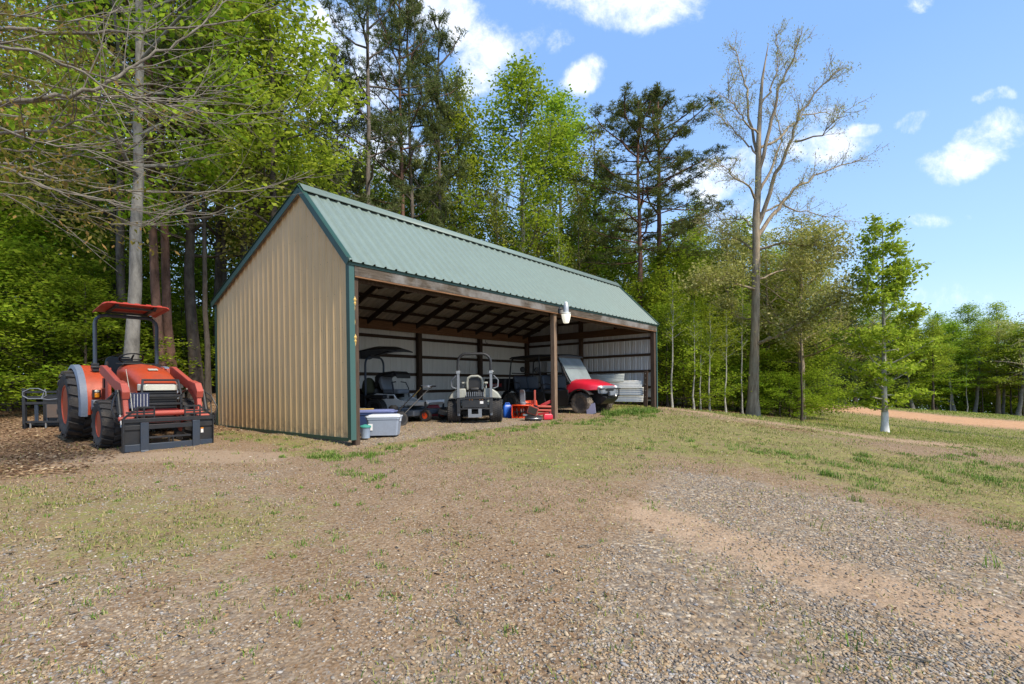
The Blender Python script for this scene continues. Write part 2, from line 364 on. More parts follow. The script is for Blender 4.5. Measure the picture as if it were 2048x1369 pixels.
# ------------------------------------------------------------------ terrain
TH = 0.6995; P0 = Vector((-2.7304, 8.4386, 0)); LEN = 12.2; WID = 5.83
TX = Vector((math.sin(TH), math.cos(TH), 0)); SX = Vector((-math.cos(TH), math.sin(TH), 0))
def sh(t, s, z=0): return P0 + TX * t + SX * s + Vector((0, 0, z))
ctrl = []
def cpx(px, Y, z=None, py=None):
    v = (EYE - z) * FPX / Y + hor(px) if py is None else py
    p = at(px, v, Y); ctrl.append((p.x, p.y, p.z))
for (px, Y, z) in ((0, 2.2, -.47), (1024, 2.2, -.47), (2048, 2.2, -.5), (600, 5, -.3), (1100, 5.5, -.28), (1400, 6.9, -.3)): cpx(px, Y, z=z)
for (px, py, Y) in ((2048, 900, 11.9), (2048, 1000, 6.3), (1770, 865, 20), (1320, 815, 19), (1505, 832, 24), (1640, 808, 52), (2048, 833, 55), (1900, 862, 30), (1620, 850, 22), (1950, 895, 15.5),
                    (0, 900, 9), (20, 835, 14), (100, 803, 22), (415, 792, 18)): cpx(px, Y, py=py)
for q in (sh(0, -.1, -.13), sh(.3, .5, -.06), sh(6, 0, 0), sh(6, 4, .02), sh(LEN, 0, .03), sh(LEN, WID, .06), sh(0, WID, .0), sh(0, 3, -.05), sh(3, 2, 0), sh(4, -3, -.12), sh(8, -3, -.1),
          Vector((-6.4, 8.9, -.10)), Vector((-7.9, 10.4, 0)), Vector((-5.7, 8.3, -.11)), Vector((0, -6, -.55)), Vector((-15, 3, -.2)), Vector((15, -5, -1)), Vector((-12, 45, 1.2)), Vector((8, 45, .2)),
          Vector((-60, 60, 2)), Vector((80, 70, -5.5)), Vector((30, 95, -3)), Vector((-60, 0, .5)), Vector((60, -10, -3)), Vector((0, 110, 0)), Vector((45, 20, -3.2)), Vector((40, 130, -4))):
    ctrl.append(tuple(q))
cp = np.array(ctrl)
def tpsU(r2): return np.where(r2 > 1e-9, r2 * np.log(r2 + 1e-12), 0)
def _fit():
    n = len(cp); d = ((cp[:, None, :2] - cp[None, :, :2]) ** 2).sum(-1)
    A = np.zeros((n + 3, n + 3)); A[:n, :n] = tpsU(d) + np.eye(n) * .6; A[:n, n] = 1; A[:n, n + 1:] = cp[:, :2]; A[n, :n] = 1; A[n + 1:, :n] = cp[:, :2].T
    b = np.zeros(n + 3); b[:n] = cp[:, 2]; return np.linalg.solve(A, b)
wts = _fit()
def G(X, Y):
    X = np.asarray(X, float); Y = np.asarray(Y, float); sh_ = X.shape; x = X.ravel(); y = Y.ravel(); out = np.full(x.shape, wts[-3]) + wts[-2] * x + wts[-1] * y
    for i in range(len(cp)): out += wts[i] * tpsU((x - cp[i, 0]) ** 2 + (y - cp[i, 1]) ** 2)
    return out.reshape(sh_)
def g1(x, y): return float(G(np.array([x]), np.array([y]))[0])
def gp(px, py):
    Ys = np.concatenate([np.linspace(1.5, 30, 500), np.linspace(30, 120, 400)])
    v = py - hor(px); u = px - CX - ROLL * (py - HY)
    X = u / FPX * Ys; Z = EYE - v / FPX * Ys; d = Z - G(X, Ys); i = np.argmax(d < 0)
    if not (d < 0).any(): i = len(Ys) - 1
    return (X[i], Ys[i])
def polymask(X, Y, poly, soft, pix=True):
    P = np.array([gp(*q) for q in poly]) if pix else np.array(poly)
    x = X.ravel(); y = Y.ravel(); ins = np.zeros(x.shape, bool); dm = np.full(x.shape, 1e9)
    for i in range(len(P)):
        a = P[i]; b = P[(i + 1) % len(P)]
        c = ((a[1] > y) != (b[1] > y)) & (x < (b[0] - a[0]) * (y - a[1]) / (b[1] - a[1] + 1e-12) + a[0]); ins ^= c
        e = b - a; tt = np.clip(((x - a[0]) * e[0] + (y - a[1]) * e[1]) / (e @ e + 1e-12), 0, 1)
        dm = np.minimum(dm, np.hypot(x - a[0] - tt * e[0], y - a[1] - tt * e[1]))
    s = np.where(ins, dm, -dm); return np.clip(s / soft * .5 + .5, 0, 1).reshape(X.shape)
def linemask(X, Y, pts, w, pix=True):
    P = np.array([gp(*q) for q in pts]) if pix else np.array(pts)
    x = X.ravel(); y = Y.ravel(); dm = np.full(x.shape, 1e9)
    for a, b in zip(P[:-1], P[1:]):
        e = b - a; tt = np.clip(((x - a[0]) * e[0] + (y - a[1]) * e[1]) / (e @ e + 1e-12), 0, 1)
        dm = np.minimum(dm, np.hypot(x - a[0] - tt * e[0], y - a[1] - tt * e[1]))
    return np.clip(1.5 - dm / w, 0, 1).reshape(X.shape)
_rs = np.random.RandomState(3); _lat = _rs.rand(256, 256)
def vnoise(X, Y, s):
    x = X * s; y = Y * s; xi = np.floor(x).astype(int); yi = np.floor(y).astype(int); fx = x - xi; fy = y - yi; fx = fx * fx * (3 - 2 * fx); fy = fy * fy * (3 - 2 * fy)
    g = lambda i, j: _lat[(xi + i) % 256, (yi + j) % 256]
    return (g(0, 0) * (1 - fx) + g(1, 0) * fx) * (1 - fy) + (g(0, 1) * (1 - fx) + g(1, 1) * fx) * fy
def fb(X, Y, s): return (vnoise(X, Y, s) * .5 + vnoise(X + 7.3, Y + 3.1, s * 2.1) * .3 + vnoise(X + 1.7, Y + 9.2, s * 4.3) * .2)
def zones(X, Y):
    gravel = polymask(X, Y, [(1335, 935), (1500, 965), (1700, 1000), (1880, 1050), (2048, 1110), (2300, 1200), (2300, 1900), (1150, 1900), (1180, 1369), (1150, 1250), (1230, 1110), (1290, 1010)], .5)
    nearg = polymask(X, Y, [(-300, 1040), (300, 1080), (800, 1150), (1250, 1190), (1300, 1900), (-600, 1900)], 1.6) * .62
    floor = polymask(X, Y, [tuple(sh(t, s)[:2]) for t, s in ((0, -.25), (3, -.5), (5.5, -.2), (6.5, .6), (9, 1.2), (11.9, 1.2), (11.9, 5.7), (0, 5.7))], .35, False)
    leftg = polymask(X, Y, [(120, 960), (420, 920), (640, 930), (700, 1000), (500, 1060), (100, 1040)], .8) * .45
    gravel = np.maximum.reduce([gravel, nearg, floor * .9, leftg])
    field = polymask(X, Y, [(1330, 822), (1500, 845), (1640, 872), (1800, 890), (1960, 905), (2300, 950), (2600, 880), (2600, 780), (1650, 800), (1600, 815)], .9)
    far = polymask(X, Y, [(1660, 818), (2600, 870), (2600, 790), (1640, 803)], 2)
    mid = polymask(X, Y, [(850, 905), (1100, 848), (1320, 825), (1550, 850), (1800, 905), (2300, 950), (2300, 1120), (1880, 1020), (1700, 985), (1500, 945), (1330, 920), (1250, 980), (1000, 960)], .9) * .84
    front = linemask(X, Y, [(600, 905), (700, 905), (850, 885), (1000, 862), (1110, 848), (1290, 830)], .32) * .7
    leftgr = polymask(X, Y, [(-200, 960), (150, 950), (420, 960), (700, 1000), (760, 1080), (300, 1200), (-200, 1220)], 1.0) * .68
    gs = linemask(X, Y, [(440, 860), (560, 880), (690, 900)], .5) * .7
    gr2 = polymask(X, Y, [(1215, 805), (1310, 803), (1312, 835), (1215, 838)], .3)
    grass = np.maximum.reduce([field, mid, front, leftgr, gs, gr2, np.full(X.shape, .18)])
    grass = np.where(floor > .5, np.minimum(grass, .06), grass); grass = np.maximum(grass, gr2)
    clay = np.maximum.reduce([linemask(X, Y, [(1330, 816), (1480, 838), (1620, 856), (1780, 880), (1930, 893)], .5) * .8,
                              0 * X,
                              linemask(X, Y, [(1300, 1030), (1420, 1070), (1600, 1140), (2048, 1270), (2500, 1400)], .42) * .85,
                              linemask(X, Y, [(1380, 1000), (1560, 1040), (1800, 1120), (2300, 1280)], .3) * .3,
                              linemask(X, Y, [(640, 890), (700, 900)], .3) * .4])
    wood_ = polymask(X, Y, [(-30, 9.6), (-7.6, 9.4), (-5, 12), (-5.8, 14.5), tuple(sh(3, 6.5)[:2]), tuple(sh(14.5, 6.5)[:2]), (6.2, 19.8), (9.5, 23), (14, 27), (19, 38), (30, 75), (110, 88), (110, 170), (-120, 170), (-120, 4)], .9, False)
    litter = np.maximum.reduce([wood_, polymask(X, Y, [(-200, 850), (130, 868), (260, 905), (150, 950), (-200, 980)], .8) * .8,
                                linemask(X, Y, [(2048, 960), (1960, 1010), (2048, 1050)], .5) * .4, linemask(X, Y, [(420, 850), (540, 875)], .4) * .4, linemask(X, Y, [(1480, 846), (1600, 862)], .6) * .6])
    grass = grass * (1 - wood_ * .85)
    dry = linemask(X, Y, [(150, 925), (350, 912), (520, 915)], .45)
    return grass, gravel, clay, litter, dry

def farclay(X, Y): return linemask(X, Y, [(1645, 815), (1700, 818), (1800, 829), (1920, 841), (2048, 851), (2300, 872)], 5.0)
def axis_(pts):
    out = [pts[0][0]]
    for (a, st), (b, _) in zip(pts[:-1], pts[1:]): out += list(np.arange(a + st, b + 1e-6, st))
    return np.array(out)
def build_ground():
    xs = axis_([(-130, 6), (-40, 1.5), (-16, .3), (-8, .1), (8, .3), (20, 1), (45, 4), (150, 5)]); ys = axis_([(-14, 1), (0, .25), (1.5, .07), (9, .14), (16, .3), (30, .7), (60, 3), (180, 5)])
    X, Y = np.meshgrid(xs, ys); Z = G(X, Y)
    gr, gv, cl, li, dr = zones(X, Y)
    near = np.clip((30 - Y) / 20, 0, 1)
    Z = Z + (fb(X, Y, 1.1) - .5) * .06 * near + (fb(X, Y, 5) - .5) * .025 * near + (fb(X + 50, Y, 14) - .5) * .012 * near * (1 - gr)
    V = np.stack([X, Y, Z], -1).reshape(-1, 3); ny, nx = X.shape; i = np.arange((ny - 1) * (nx - 1)); r = i // (nx - 1); c = i % (nx - 1); a = r * nx + c
    F = np.stack([a, a + 1, a + nx + 1, a + nx], -1)
    m, t, p, o = newmat('ground_soil')
    A = t.nodes.new('ShaderNodeAttribute'); A.attribute_name = 'zone'; B = t.nodes.new('ShaderNodeAttribute'); B.attribute_name = 'zoneb'
    sa = t.nodes.new('ShaderNodeSeparateColor'); sb = t.nodes.new('ShaderNodeSeparateColor'); t.links.new(A.outputs['Color'], sa.inputs[0]); t.links.new(B.outputs['Color'], sb.inputs[0])
    def M_(op, a, b, clamp=False):
        n = t.nodes.new('ShaderNodeMath'); n.operation = op; n.use_clamp = clamp
        for k, v in enumerate((a, b)):
            if isinstance(v, (int, float)): n.inputs[k].default_value = v
            else: t.links.new(v, n.inputs[k])
        return n.outputs[0]
    def brk(mask, nz, amp=1.0, lo=.35, hi=.65):   # noisy edge
        return ramp(t, M_('ADD', mask, M_('MULTIPLY', M_('SUBTRACT', nz, .5), amp)), [(lo, 0), (hi, 1)])
    n1 = noise(t, 1.7, 8, rough=.7); n2 = noise(t, 6, 8, rough=.75); n3 = noise(t, 30, 6, rough=.75); n4 = noise(t, .6, 5)
    def vor(scale, feat='F1'):
        v = t.nodes.new('ShaderNodeTexVoronoi'); v.inputs['Scale'].default_value = scale; tc = t.nodes.new('ShaderNodeTexCoord'); t.links.new(tc.outputs['Object'], v.inputs['Vector']); return v
    v1 = vor(38); v2 = vor(70); v3 = vor(22)
    sv = t.nodes.new('ShaderNodeSeparateColor'); t.links.new(v1.outputs['Color'], sv.inputs[0])
    sv2 = t.nodes.new('ShaderNodeSeparateColor'); t.links.new(v2.outputs['Color'], sv2.inputs[0]); sv3 = t.nodes.new('ShaderNodeSeparateColor'); t.links.new(v3.outputs['Color'], sv3.inputs[0])
    dirt = ramp(t, n1, [(.3, (.135, .08, .042)), (.5, (.215, .135, .075)), (.7, (.30, .205, .125))])
    dirt = mix(t, .45, dirt, ramp(t, n3, [(.34, (.08, .05, .028)), (.64, (.46, .34, .21))]))
    specks = ramp(t, sv2.outputs[0], [(.0, (.10, .062, .034)), (.35, (.19, .12, .068)), (.6, (.28, .185, .11)), (.8, (.24, .21, .18)), (1, (.45, .35, .24))])
    dirt = mix(t, ramp(t, n2, [(.35, .25), (.65, .8)]), dirt, specks)
    grav = ramp(t, sv.outputs[0], [(0, (.13, .11, .09)), (.2, (.20, .17, .14)), (.4, (.33, .23, .13)), (.6, (.25, .23, .20)), (.8, (.42, .32, .21)), (1, (.55, .47, .36))])
    grav = mix(t, ramp(t, v1.outputs['Distance'], [(.3, 0), (.75, .55)]), grav, (.13, .095, .065))
    grav = mix(t, ramp(t, n2, [(.45, 0), (.62, .6)]), grav, dirt)
    gcol = mix(t, .4, ramp(t, n3, [(.25, (.11, .135, .022)), (.5, (.23, .25, .055)), (.75, (.38, .34, .13))]), ramp(t, n4, [(.38, (.12, .19, .025)), (.62, (.30, .27, .09))]))
    clay = ramp(t, n2, [(.3, (.29, .185, .11)), (.5, (.38, .26, .165)), (.75, (.45, .34, .24))])
    lit = ramp(t, sv3.outputs[1], [(0, (.06, .035, .02)), (.35, (.14, .08, .045)), (.65, (.24, .145, .08)), (1, (.38, .26, .16))])
    col = dirt
    col = mix(t, brk(sa.outputs[1], n1, 1.1), col, grav)
    col = mix(t, brk(sb.outputs[0], n1, .8), col, lit)
    col = mix(t, M_('MULTIPLY', brk(sb.outputs[1], n1, .9), .55), col, (.36, .27, .19))
    col = mix(t, M_('MULTIPLY', brk(sa.outputs[2], n2, 1.5, .3, .95), .85), col, clay)
    col = mix(t, brk(sb.outputs[2], n1, 2.4, .3, .9), col, ramp(t, n2, [(.3, (.36, .18, .085)), (.5, (.47, .27, .145)), (.75, (.53, .38, .24))]))
    gf = brk(M_('MULTIPLY', sa.outputs[0], M_('SUBTRACT', 1, M_('MULTIPLY', M_('MAXIMUM', sa.outputs[2], sb.outputs[2]), .85))), M_('ADD', M_('MULTIPLY', n2, .45), M_('ADD', M_('MULTIPLY', n1, .2), M_('MULTIPLY', n3, .35))), 2.6, .42, .85)
    gcol = mix(t, ramp(t, sv3.outputs[0], [(.25, 0), (.6, .7)]), gcol, (.26, .19, .10)); gcol = mix(t, ramp(t, n2, [(.42, .55), (.6, 0)]), gcol, (.10, .095, .035)); col = mix(t, M_('MULTIPLY', gf, .85), col, gcol)
    t.links.new(col, p.inputs['Base Color']); p.inputs['Roughness'].default_value = .95; p.inputs['Specular IOR Level'].default_value = .1
    h = M_('ADD', M_('MULTIPLY', n3, .6), M_('MULTIPLY', M_('SUBTRACT', 1, v1.outputs['Distance']), .5)); bump(t, p, h, .8, .02)
    gro = np_mesh('ground', V, F, m, smooth=True); tag(gro, kind='structure', label='patchy dirt, gravel and grass yard falling away to a grassy field', cat='ground')
    for nm, ch in (('zone', (gr, gv, cl)), ('zoneb', (li, dr, farclay(X, Y)))):
        at_ = gro.data.attributes.new(nm, 'FLOAT_COLOR', 'POINT'); arr = np.ones((X.size, 4), np.float32)
        for k in range(3): arr[:, k] = ch[k].ravel()
        at_.data.foreach_set('color', arr.ravel())
    return X, Y, Z, xs, ys
GX, GY, GZ, gxs, gys = build_ground()
def surf(x, y):       # height of the built mesh
    i = np.clip(np.searchsorted(gxs, x) - 1, 0, len(gxs) - 2); j = np.clip(np.searchsorted(gys, y) - 1, 0, len(gys) - 2)
    fx = (x - gxs[i]) / (gxs[i + 1] - gxs[i]); fy = (y - gys[j]) / (gys[j + 1] - gys[j])
    return (GZ[j, i] * (1 - fx) + GZ[j, i + 1] * fx) * (1 - fy) + (GZ[j + 1, i] * (1 - fx) + GZ[j + 1, i + 1] * fx) * fy

def fan(n, y0, y1, rs, pw=1.0, w=1.12):
    """points spread over the ground ahead of the camera"""
    u = rs.rand(n); Y = y0 + (y1 - y0) * u ** pw; X = (rs.rand(n) * 2 - 1) * w * Y; return X, Y
def islandmat(name, stops, rough=.9, transl=0, bmp=True):
    m, t, p, o = newmat(name); g = t.nodes.new('ShaderNodeNewGeometry'); c = ramp(t, g.outputs['Random Per Island'], stops)
    c = mix(t, .3, c, ramp(t, noise(t, 90, 3), [(.3, .12), (.7, .5)]), 'OVERLAY') if bmp else c
    t.links.new(c, p.inputs['Base Color']); p.inputs['Roughness'].default_value = rough; p.inputs['Specular IOR Level'].default_value = .2
    if transl:
        tr = t.nodes.new('ShaderNodeBsdfTranslucent'); ms = t.nodes.new('ShaderNodeMixShader'); ms.inputs[0].default_value = transl; t.links.new(c, tr.inputs[0])
        t.links.new(p.outputs[0], ms.inputs[1]); t.links.new(tr.outputs[0], ms.inputs[2]); t.links.new(ms.outputs[0], o.inputs[0])
    return m
def stones():
    rs = np.random.RandomState(11); X, Y = fan(300000, 1.9, 13, rs, 1.35)
    gr, gv, cl, li, dr = zones(X, Y); patch = np.clip(fb(X, Y, 1.6) * 3.2 - 1.05, .08, 1)
    keep = rs.rand(len(X)) < np.clip(gv * patch * 1.05 + .03, 0, 1) * np.clip(1.25 - Y / 15, .15, 1) * (1 - np.clip(cl, 0, 1) * .85) * np.where(Y < 7, 1, .6)
    X = X[keep]; Y = Y[keep]; n = len(X)
    ico = bpy.data.meshes.new('tmp'); import bmesh; bm = bmesh.new(); bmesh.ops.create_icosphere(bm, subdivisions=1, radius=1); bv = np.array([v.co[:] for v in bm.verts]); bf = np.array([[v.index for v in f.verts] for f in bm.faces]); bm.free(); bpy.data.meshes.remove(ico)
    size = .0038 + .0075 * rs.rand(n) ** 1.6 + np.where(rs.rand(n) < .012, .007, 0); size *= np.clip(Y / 6, 1, 1.5)
    sc = np.stack([size * (1 + .6 * rs.rand(n)), size * (.8 + .3 * rs.rand(n)), size * (.28 + .35 * rs.rand(n))], -1)
    V = bv[None] * (1 + .5 * (rs.rand(n, len(bv), 1) - .5)) * sc[:, None, :]
    a = rs.rand(n) * 6.283; ca, sa = np.cos(a)[:, None], np.sin(a)[:, None]; b = (rs.rand(n) - .5)[:, None] * .7
    x = V[..., 0] * ca - V[..., 1] * sa; y = V[..., 0] * sa + V[..., 1] * ca; z = V[..., 2] + x * b
    V = np.stack([x + X[:, None], y + Y[:, None], z + (surf(X, Y) + size * .18)[:, None]], -1).reshape(-1, 3)
    F = (bf[None] + (np.arange(n) * len(bv))[:, None, None]).reshape(-1, 3)
    mm = islandmat('loose_stone', [(0, (.14, .12, .10)), (.12, (.20, .175, .15)), (.24, (.36, .25, .14)), (.36, (.27, .25, .22)), (.48, (.42, .30, .18)), (.6, (.30, .20, .11)), (.72, (.34, .30, .25)), (.84, (.46, .36, .24)), (.93, (.27, .27, .28)), (1, (.60, .53, .43))])
    o = np_mesh('gravel', V, F, mm, smooth=False); tag(o, 'loose grey and tan gravel stones strewn over the drive', 'gravel', kind='stuff'); print('stones', n)
stones()
def blades(name, X, Y, hgt, wid, stops, label, cat, seg=2, lean=.5, transl=.3, seed=1):
    rs = np.random.RandomState(seed); n = len(X); a = rs.rand(n) * 6.283; d = np.stack([np.cos(a), np.sin(a)], -1); pa = np.stack([-d[:, 1], d[:, 0]], -1)
    h = hgt * (.5 + rs.rand(n)); L = h * lean * rs.rand(n) * 1.6; z0 = surf(X, Y) - .005; w = wid * (.7 + .6 * rs.rand(n))
    def pt(f, ws, zz): return np.stack([X + d[:, 0] * L * f ** 2 + pa[:, 0] * w * ws, Y + d[:, 1] * L * f ** 2 + pa[:, 1] * w * ws, z0 + h * zz], -1)
    V = np.stack([pt(0, -.5, 0), pt(0, .5, 0), pt(.55, .4, .6), pt(.55, -.4, .6), pt(1, 0.03, .95), pt(1, -.03, .95)], 1).reshape(-1, 3)
    b = np.arange(n) * 6; F = np.concatenate([np.stack([b, b + 1, b + 2, b + 3], -1), np.stack([b + 3, b + 2, b + 4, b + 5], -1)])
    o = np_mesh(name, V, F, islandmat(name, stops, .8, transl, False)); tag(o, label, cat, kind='stuff'); return o
def grass():
    rs = np.random.RandomState(5)
    # short sparse growth
    X, Y = fan(330000, 2.0, 24, rs, 1.15); gr, gv, cl, li, dr = zones(X, Y)
    k = rs.rand(len(X)) < np.clip(gr * 1.0 + .02, 0, 1) * np.clip(fb(X, Y, 2.2) * 3.4 - 1.25, 0.02, 1) * (1 - cl * .8) * (1 - li * .7)
    X2 = (rs.rand(150000) * 2 - 1) * 24; Y2 = 6 + 20 * rs.rand(150000) ** .8; f2 = np.abs(X2) < Y2 * 1.12; X2 = X2[f2]; Y2 = Y2[f2]; g2 = zones(X2, Y2); k2 = rs.rand(len(X2)) < np.clip(g2[0], 0, 1) * np.clip(fb(X2, Y2, 1.4) * 3 - .9, .05, 1) * (1 - np.clip(g2[2], 0, 1) * .8) * (1 - g2[3] * .7)
    X = np.concatenate([X[k], X2[k2]]); Y = np.concatenate([Y[k], Y2[k2]]); print('grass', len(X))
    blades('grass', X, Y, .026 + .008 * np.clip(Y / 10, 0, 1), .0045 + .0006 * Y, [(0, (.08, .13, .02)), (.25, (.15, .21, .035)), (.45, (.25, .28, .06)), (.65, (.38, .33, .13)), (1, (.50, .40, .22))], 'short thin yellow-green grass growing in patches over the yard', 'grass', lean=.9, seed=2)
    X = -2 + 52 * rs.rand(90000); Y = 14 + 40 * rs.rand(90000); gr, gv, cl, li, dr = zones(X, Y); k = (rs.rand(len(X)) < gr * (1 - np.clip(np.maximum(cl, farclay(X, Y)) * 1.3, 0, 1)) * (.25 + fb(X, Y, .8)) * (1 - li)) & (np.abs(X) < Y * 1.15); X = X[k]; Y = Y[k]
    blades('field_grass', X, Y, .045 + .0012 * Y, .006 + .0007 * Y, [(0, (.10, .17, .02)), (.3, (.18, .26, .035)), (.6, (.28, .33, .06)), (.85, (.36, .36, .10)), (1, (.46, .40, .18))], 'mown yellow-green grass of the field beyond the yard', 'grass', lean=.8, seed=12)
    # bright green tufts
    tx = []; ty = []; th = []
    def tuft(cx, cy, r, n, h):
        q = rs.rand(n) * 6.283; rr = r * np.sqrt(rs.rand(n)); tx.append(cx + np.cos(q) * rr); ty.append(cy + np.sin(q) * rr); th.append(np.full(n, h) * (1 - .5 * rr / r))
    def along(pts, n, spread, nb, h, r=.10):
        P = [gp(*q) for q in pts]
        for _ in range(n):
            i = rs.randint(len(P) - 1); f = rs.rand(); x = P[i][0] * (1 - f) + P[i + 1][0] * f + rs.randn() * spread; y = P[i][1] * (1 - f) + P[i + 1][1] * f + rs.randn() * spread
            tuft(x, y, r * (.5 + rs.rand()), int(nb * (.4 + rs.rand())), h * (.6 + .7 * rs.rand()))
    along([(620, 915), (690, 915), (760, 912)], 30, .22, 60, .075); along([(760, 900), (900, 878), (1010, 862), (1100, 850)], 48, .20, 50, .06); along([(1110, 850), (1200, 845), (1310, 832)], 40, .3, 55, .07)
    along([(700, 930), (760, 975)], 16, .16, 40, .06); along([(1220, 832), (1305, 824)], 46, .22, 90, .17, .16); along([(440, 866), (560, 890), (690, 905)], 26, .18, 40, .05)
    along([(1500, 900), (1640, 930), (1720, 985)], 16, .35, 80, .09, .16); along([(1700, 930), (1900, 960), (2048, 975)], 30, .8, 80, .08, .2); along([(1900, 940), (2100, 930)], 30, .9, 70, .08, .2); along([(1980, 1050), (2048, 1050)], 7, .12, 60, .06)
    along([(0, 1000), (400, 990), (700, 1050), (1100, 1000)], 90, .8, 26, .04, .07); along([(0, 1200), (250, 1170), (650, 1230), (1000, 1150)], 60, .5, 22, .035, .06); along([(1100, 930), (1350, 890), (1560, 900)], 40, .5, 40, .05, .1)
    for (px, py, n_, h_) in ((1715, 1003, 45, .11), (1300, 1010, 14, .06), (1640, 1060, 8, .14), (1600, 960, 30, .08), (1990, 1140, 14, .12), (1700, 1290, 16, .08), (1735, 1300, 12, .07), (1640, 1270, 14, .05), (1650, 1340, 10, .06), (1300, 900, 30, .08), (1380, 885, 30, .08)): tuft(*gp(px, py), .09, n_, h_)
    X = np.concatenate(tx); Y = np.concatenate(ty); H = np.concatenate(th); print('tufts', len(X))
    blades('grass_tufts', X, Y, H, .005 + .0004 * Y, [(0, (.06, .13, .015)), (.4, (.12, .23, .03)), (.75, (.22, .32, .06)), (1, (.40, .38, .16))], 'bright green grass tufts along the open front of the shed', 'grass', lean=.7, seed=3)
grass()
def litter():
    rs = np.random.RandomState(8)
    X, Y = fan(260000, 2.0, 30, rs, 1.25); gr, gv, cl, li, dr = zones(X, Y); k = rs.rand(len(X)) < np.clip(li * .55 + .34 * np.clip(fb(X, Y, 1.3) * 3 - .9, .1, 1) * (1 - gv * .7), 0, 1) * np.where((li < .3) & (Y > 14), .4, 1); X = X[k]; Y = Y[k]; n = len(X); li = li[k]
    s = np.where(li > .4, .013 + .03 * rs.rand(n) ** 1.5, (.004 + .012 * rs.rand(n) ** 3) * (1 + Y * .04)); s[rs.rand(n) < .004] = .035; q = rs.rand(n) * 6.283; z = surf(X, Y) + .004 + .012 * rs.rand(n)
    c = np.cos(q); d = np.sin(q); t1 = (rs.rand(n) - .5) * 1.0; t2 = (rs.rand(n) - .5) * 1.0; w = .45 + .3 * rs.rand(n)
    def pt(u, v, b): return np.stack([X + (c * u - d * v * w) * s, Y + (d * u + c * v * w) * s, z + (t1 * u + t2 * v + b) * s * .55], -1)
    V = np.stack([pt(-1, 0, 0), pt(-.2, -.9, .3), pt(1, 0, .1), pt(.1, .9, .35)], 1).reshape(-1, 3); b = np.arange(n) * 4
    o = np_mesh('fallen_leaves', V, np.stack([b, b + 1, b + 2, b + 3], -1), islandmat('dead_leaf', [(0, (.09, .05, .026)), (.3, (.18, .105, .055)), (.6, (.29, .18, .095)), (.85, (.42, .29, .16)), (1, (.56, .44, .28))], .8, .15, False))
    tag(o, 'brown fallen leaves scattered over the forest edge and yard', 'leaf litter', kind='stuff'); print('litter', n)
litter()
# ------------------------------------------------------------------ shed
shed = empty('open_front_shed', (P0.x, P0.y, 0), R(90) - TH, 'tan metal pole shed with a steep green roof, open along its front', 'shed')
ZE = 3.05; ZR = 4.59; RS = 1.53; ZB = 2.96
def rooft(s):       # underside height at depth s
    return ZE + (ZR - ZE) * s / RS if s <= RS else ZR + (ZB - ZR) * (s - RS) / (WID - RS)
PITCH = .2286
def ribprof(L, off=0, roof=False):
    """(along, height) of the ribbed panel: a major rib per 9 in with two minor ribs"""
    pts = [(0, 0)]; k = 0
    while True:
        b = off + k * PITCH
        if b > L - .03: break
        for a, h in ((-.030, 0), (-.014, .032), (.014, .032), (.030, 0)) if roof else ((-.032, 0), (-.016, .018), (.016, .018), (.032, 0), (.085, 0), (.090, .004), (.100, .004), (.105, 0), (.150, 0), (.155, .004), (.165, .004), (.170, 0)):
            x = b + a
            if .002 < x < L - .002: pts.append((x, h))
        k += 1
    pts.append((L, 0)); return pts
def panel_wall(name, mat, axis, fixed, L, z0, top, sign, off=0.05):
    """axis 0: runs along t at s=fixed; axis 1: runs along s at t=fixed. sign = outward side."""
    V = []; F = []
    for a, h in ribprof(L, off):
        for z in (z0, top(a)):
            V.append((a, fixed + sign * h, z) if axis == 0 else (fixed + sign * h, a, z))
    for i in range(len(V) // 2 - 1):
        q = (2 * i, 2 * i + 2, 2 * i + 3, 2 * i + 1)
        F.append(q if ((axis == 0) == (sign < 0)) else q[::-1])
    return np_mesh(name, V, F, mat, shed)
panel_wall('gable_siding', MT['tan'], 1, 0, WID, 0.0, lambda a: rooft(a) - .02, -1)
panel_wall('gable_siding', MT['galv_siding'], 1, LEN, WID, 0.28, lambda a: rooft(a) - .02, 1)
panel_wall('rear_siding', MT['white_siding'], 0, WID, LEN, 0.02, lambda a: ZB - .02, 1)
# extra kink point at ridge is inside a pan: fine
def roof_panel(name, s0, s1):
    V = []; F = []; o0 = -.06; L = LEN + .12
    def zf(s): return rooft(s) if 0 <= s else ZE + (ZR - ZE) * s / RS
    dz = (zf(s1) - zf(s0)); ds = s1 - s0; ln = math.hypot(dz, ds); nx, nz = -dz / ln, ds / ln
    for a, h in ribprof(L, .03, True):
        for s in (s0, s1): V.append((a + o0, s + nx * (h + .03), zf(s) + nz * (h + .03)))
    for i in range(len(V) // 2 - 1): F.append((2 * i, 2 * i + 2, 2 * i + 3, 2 * i + 1))
    return np_mesh(name, V, F, MT['roof'], shed)
roof = roof_panel('roof', -.09, RS); roof_panel('rear_roof', RS, WID + .10)
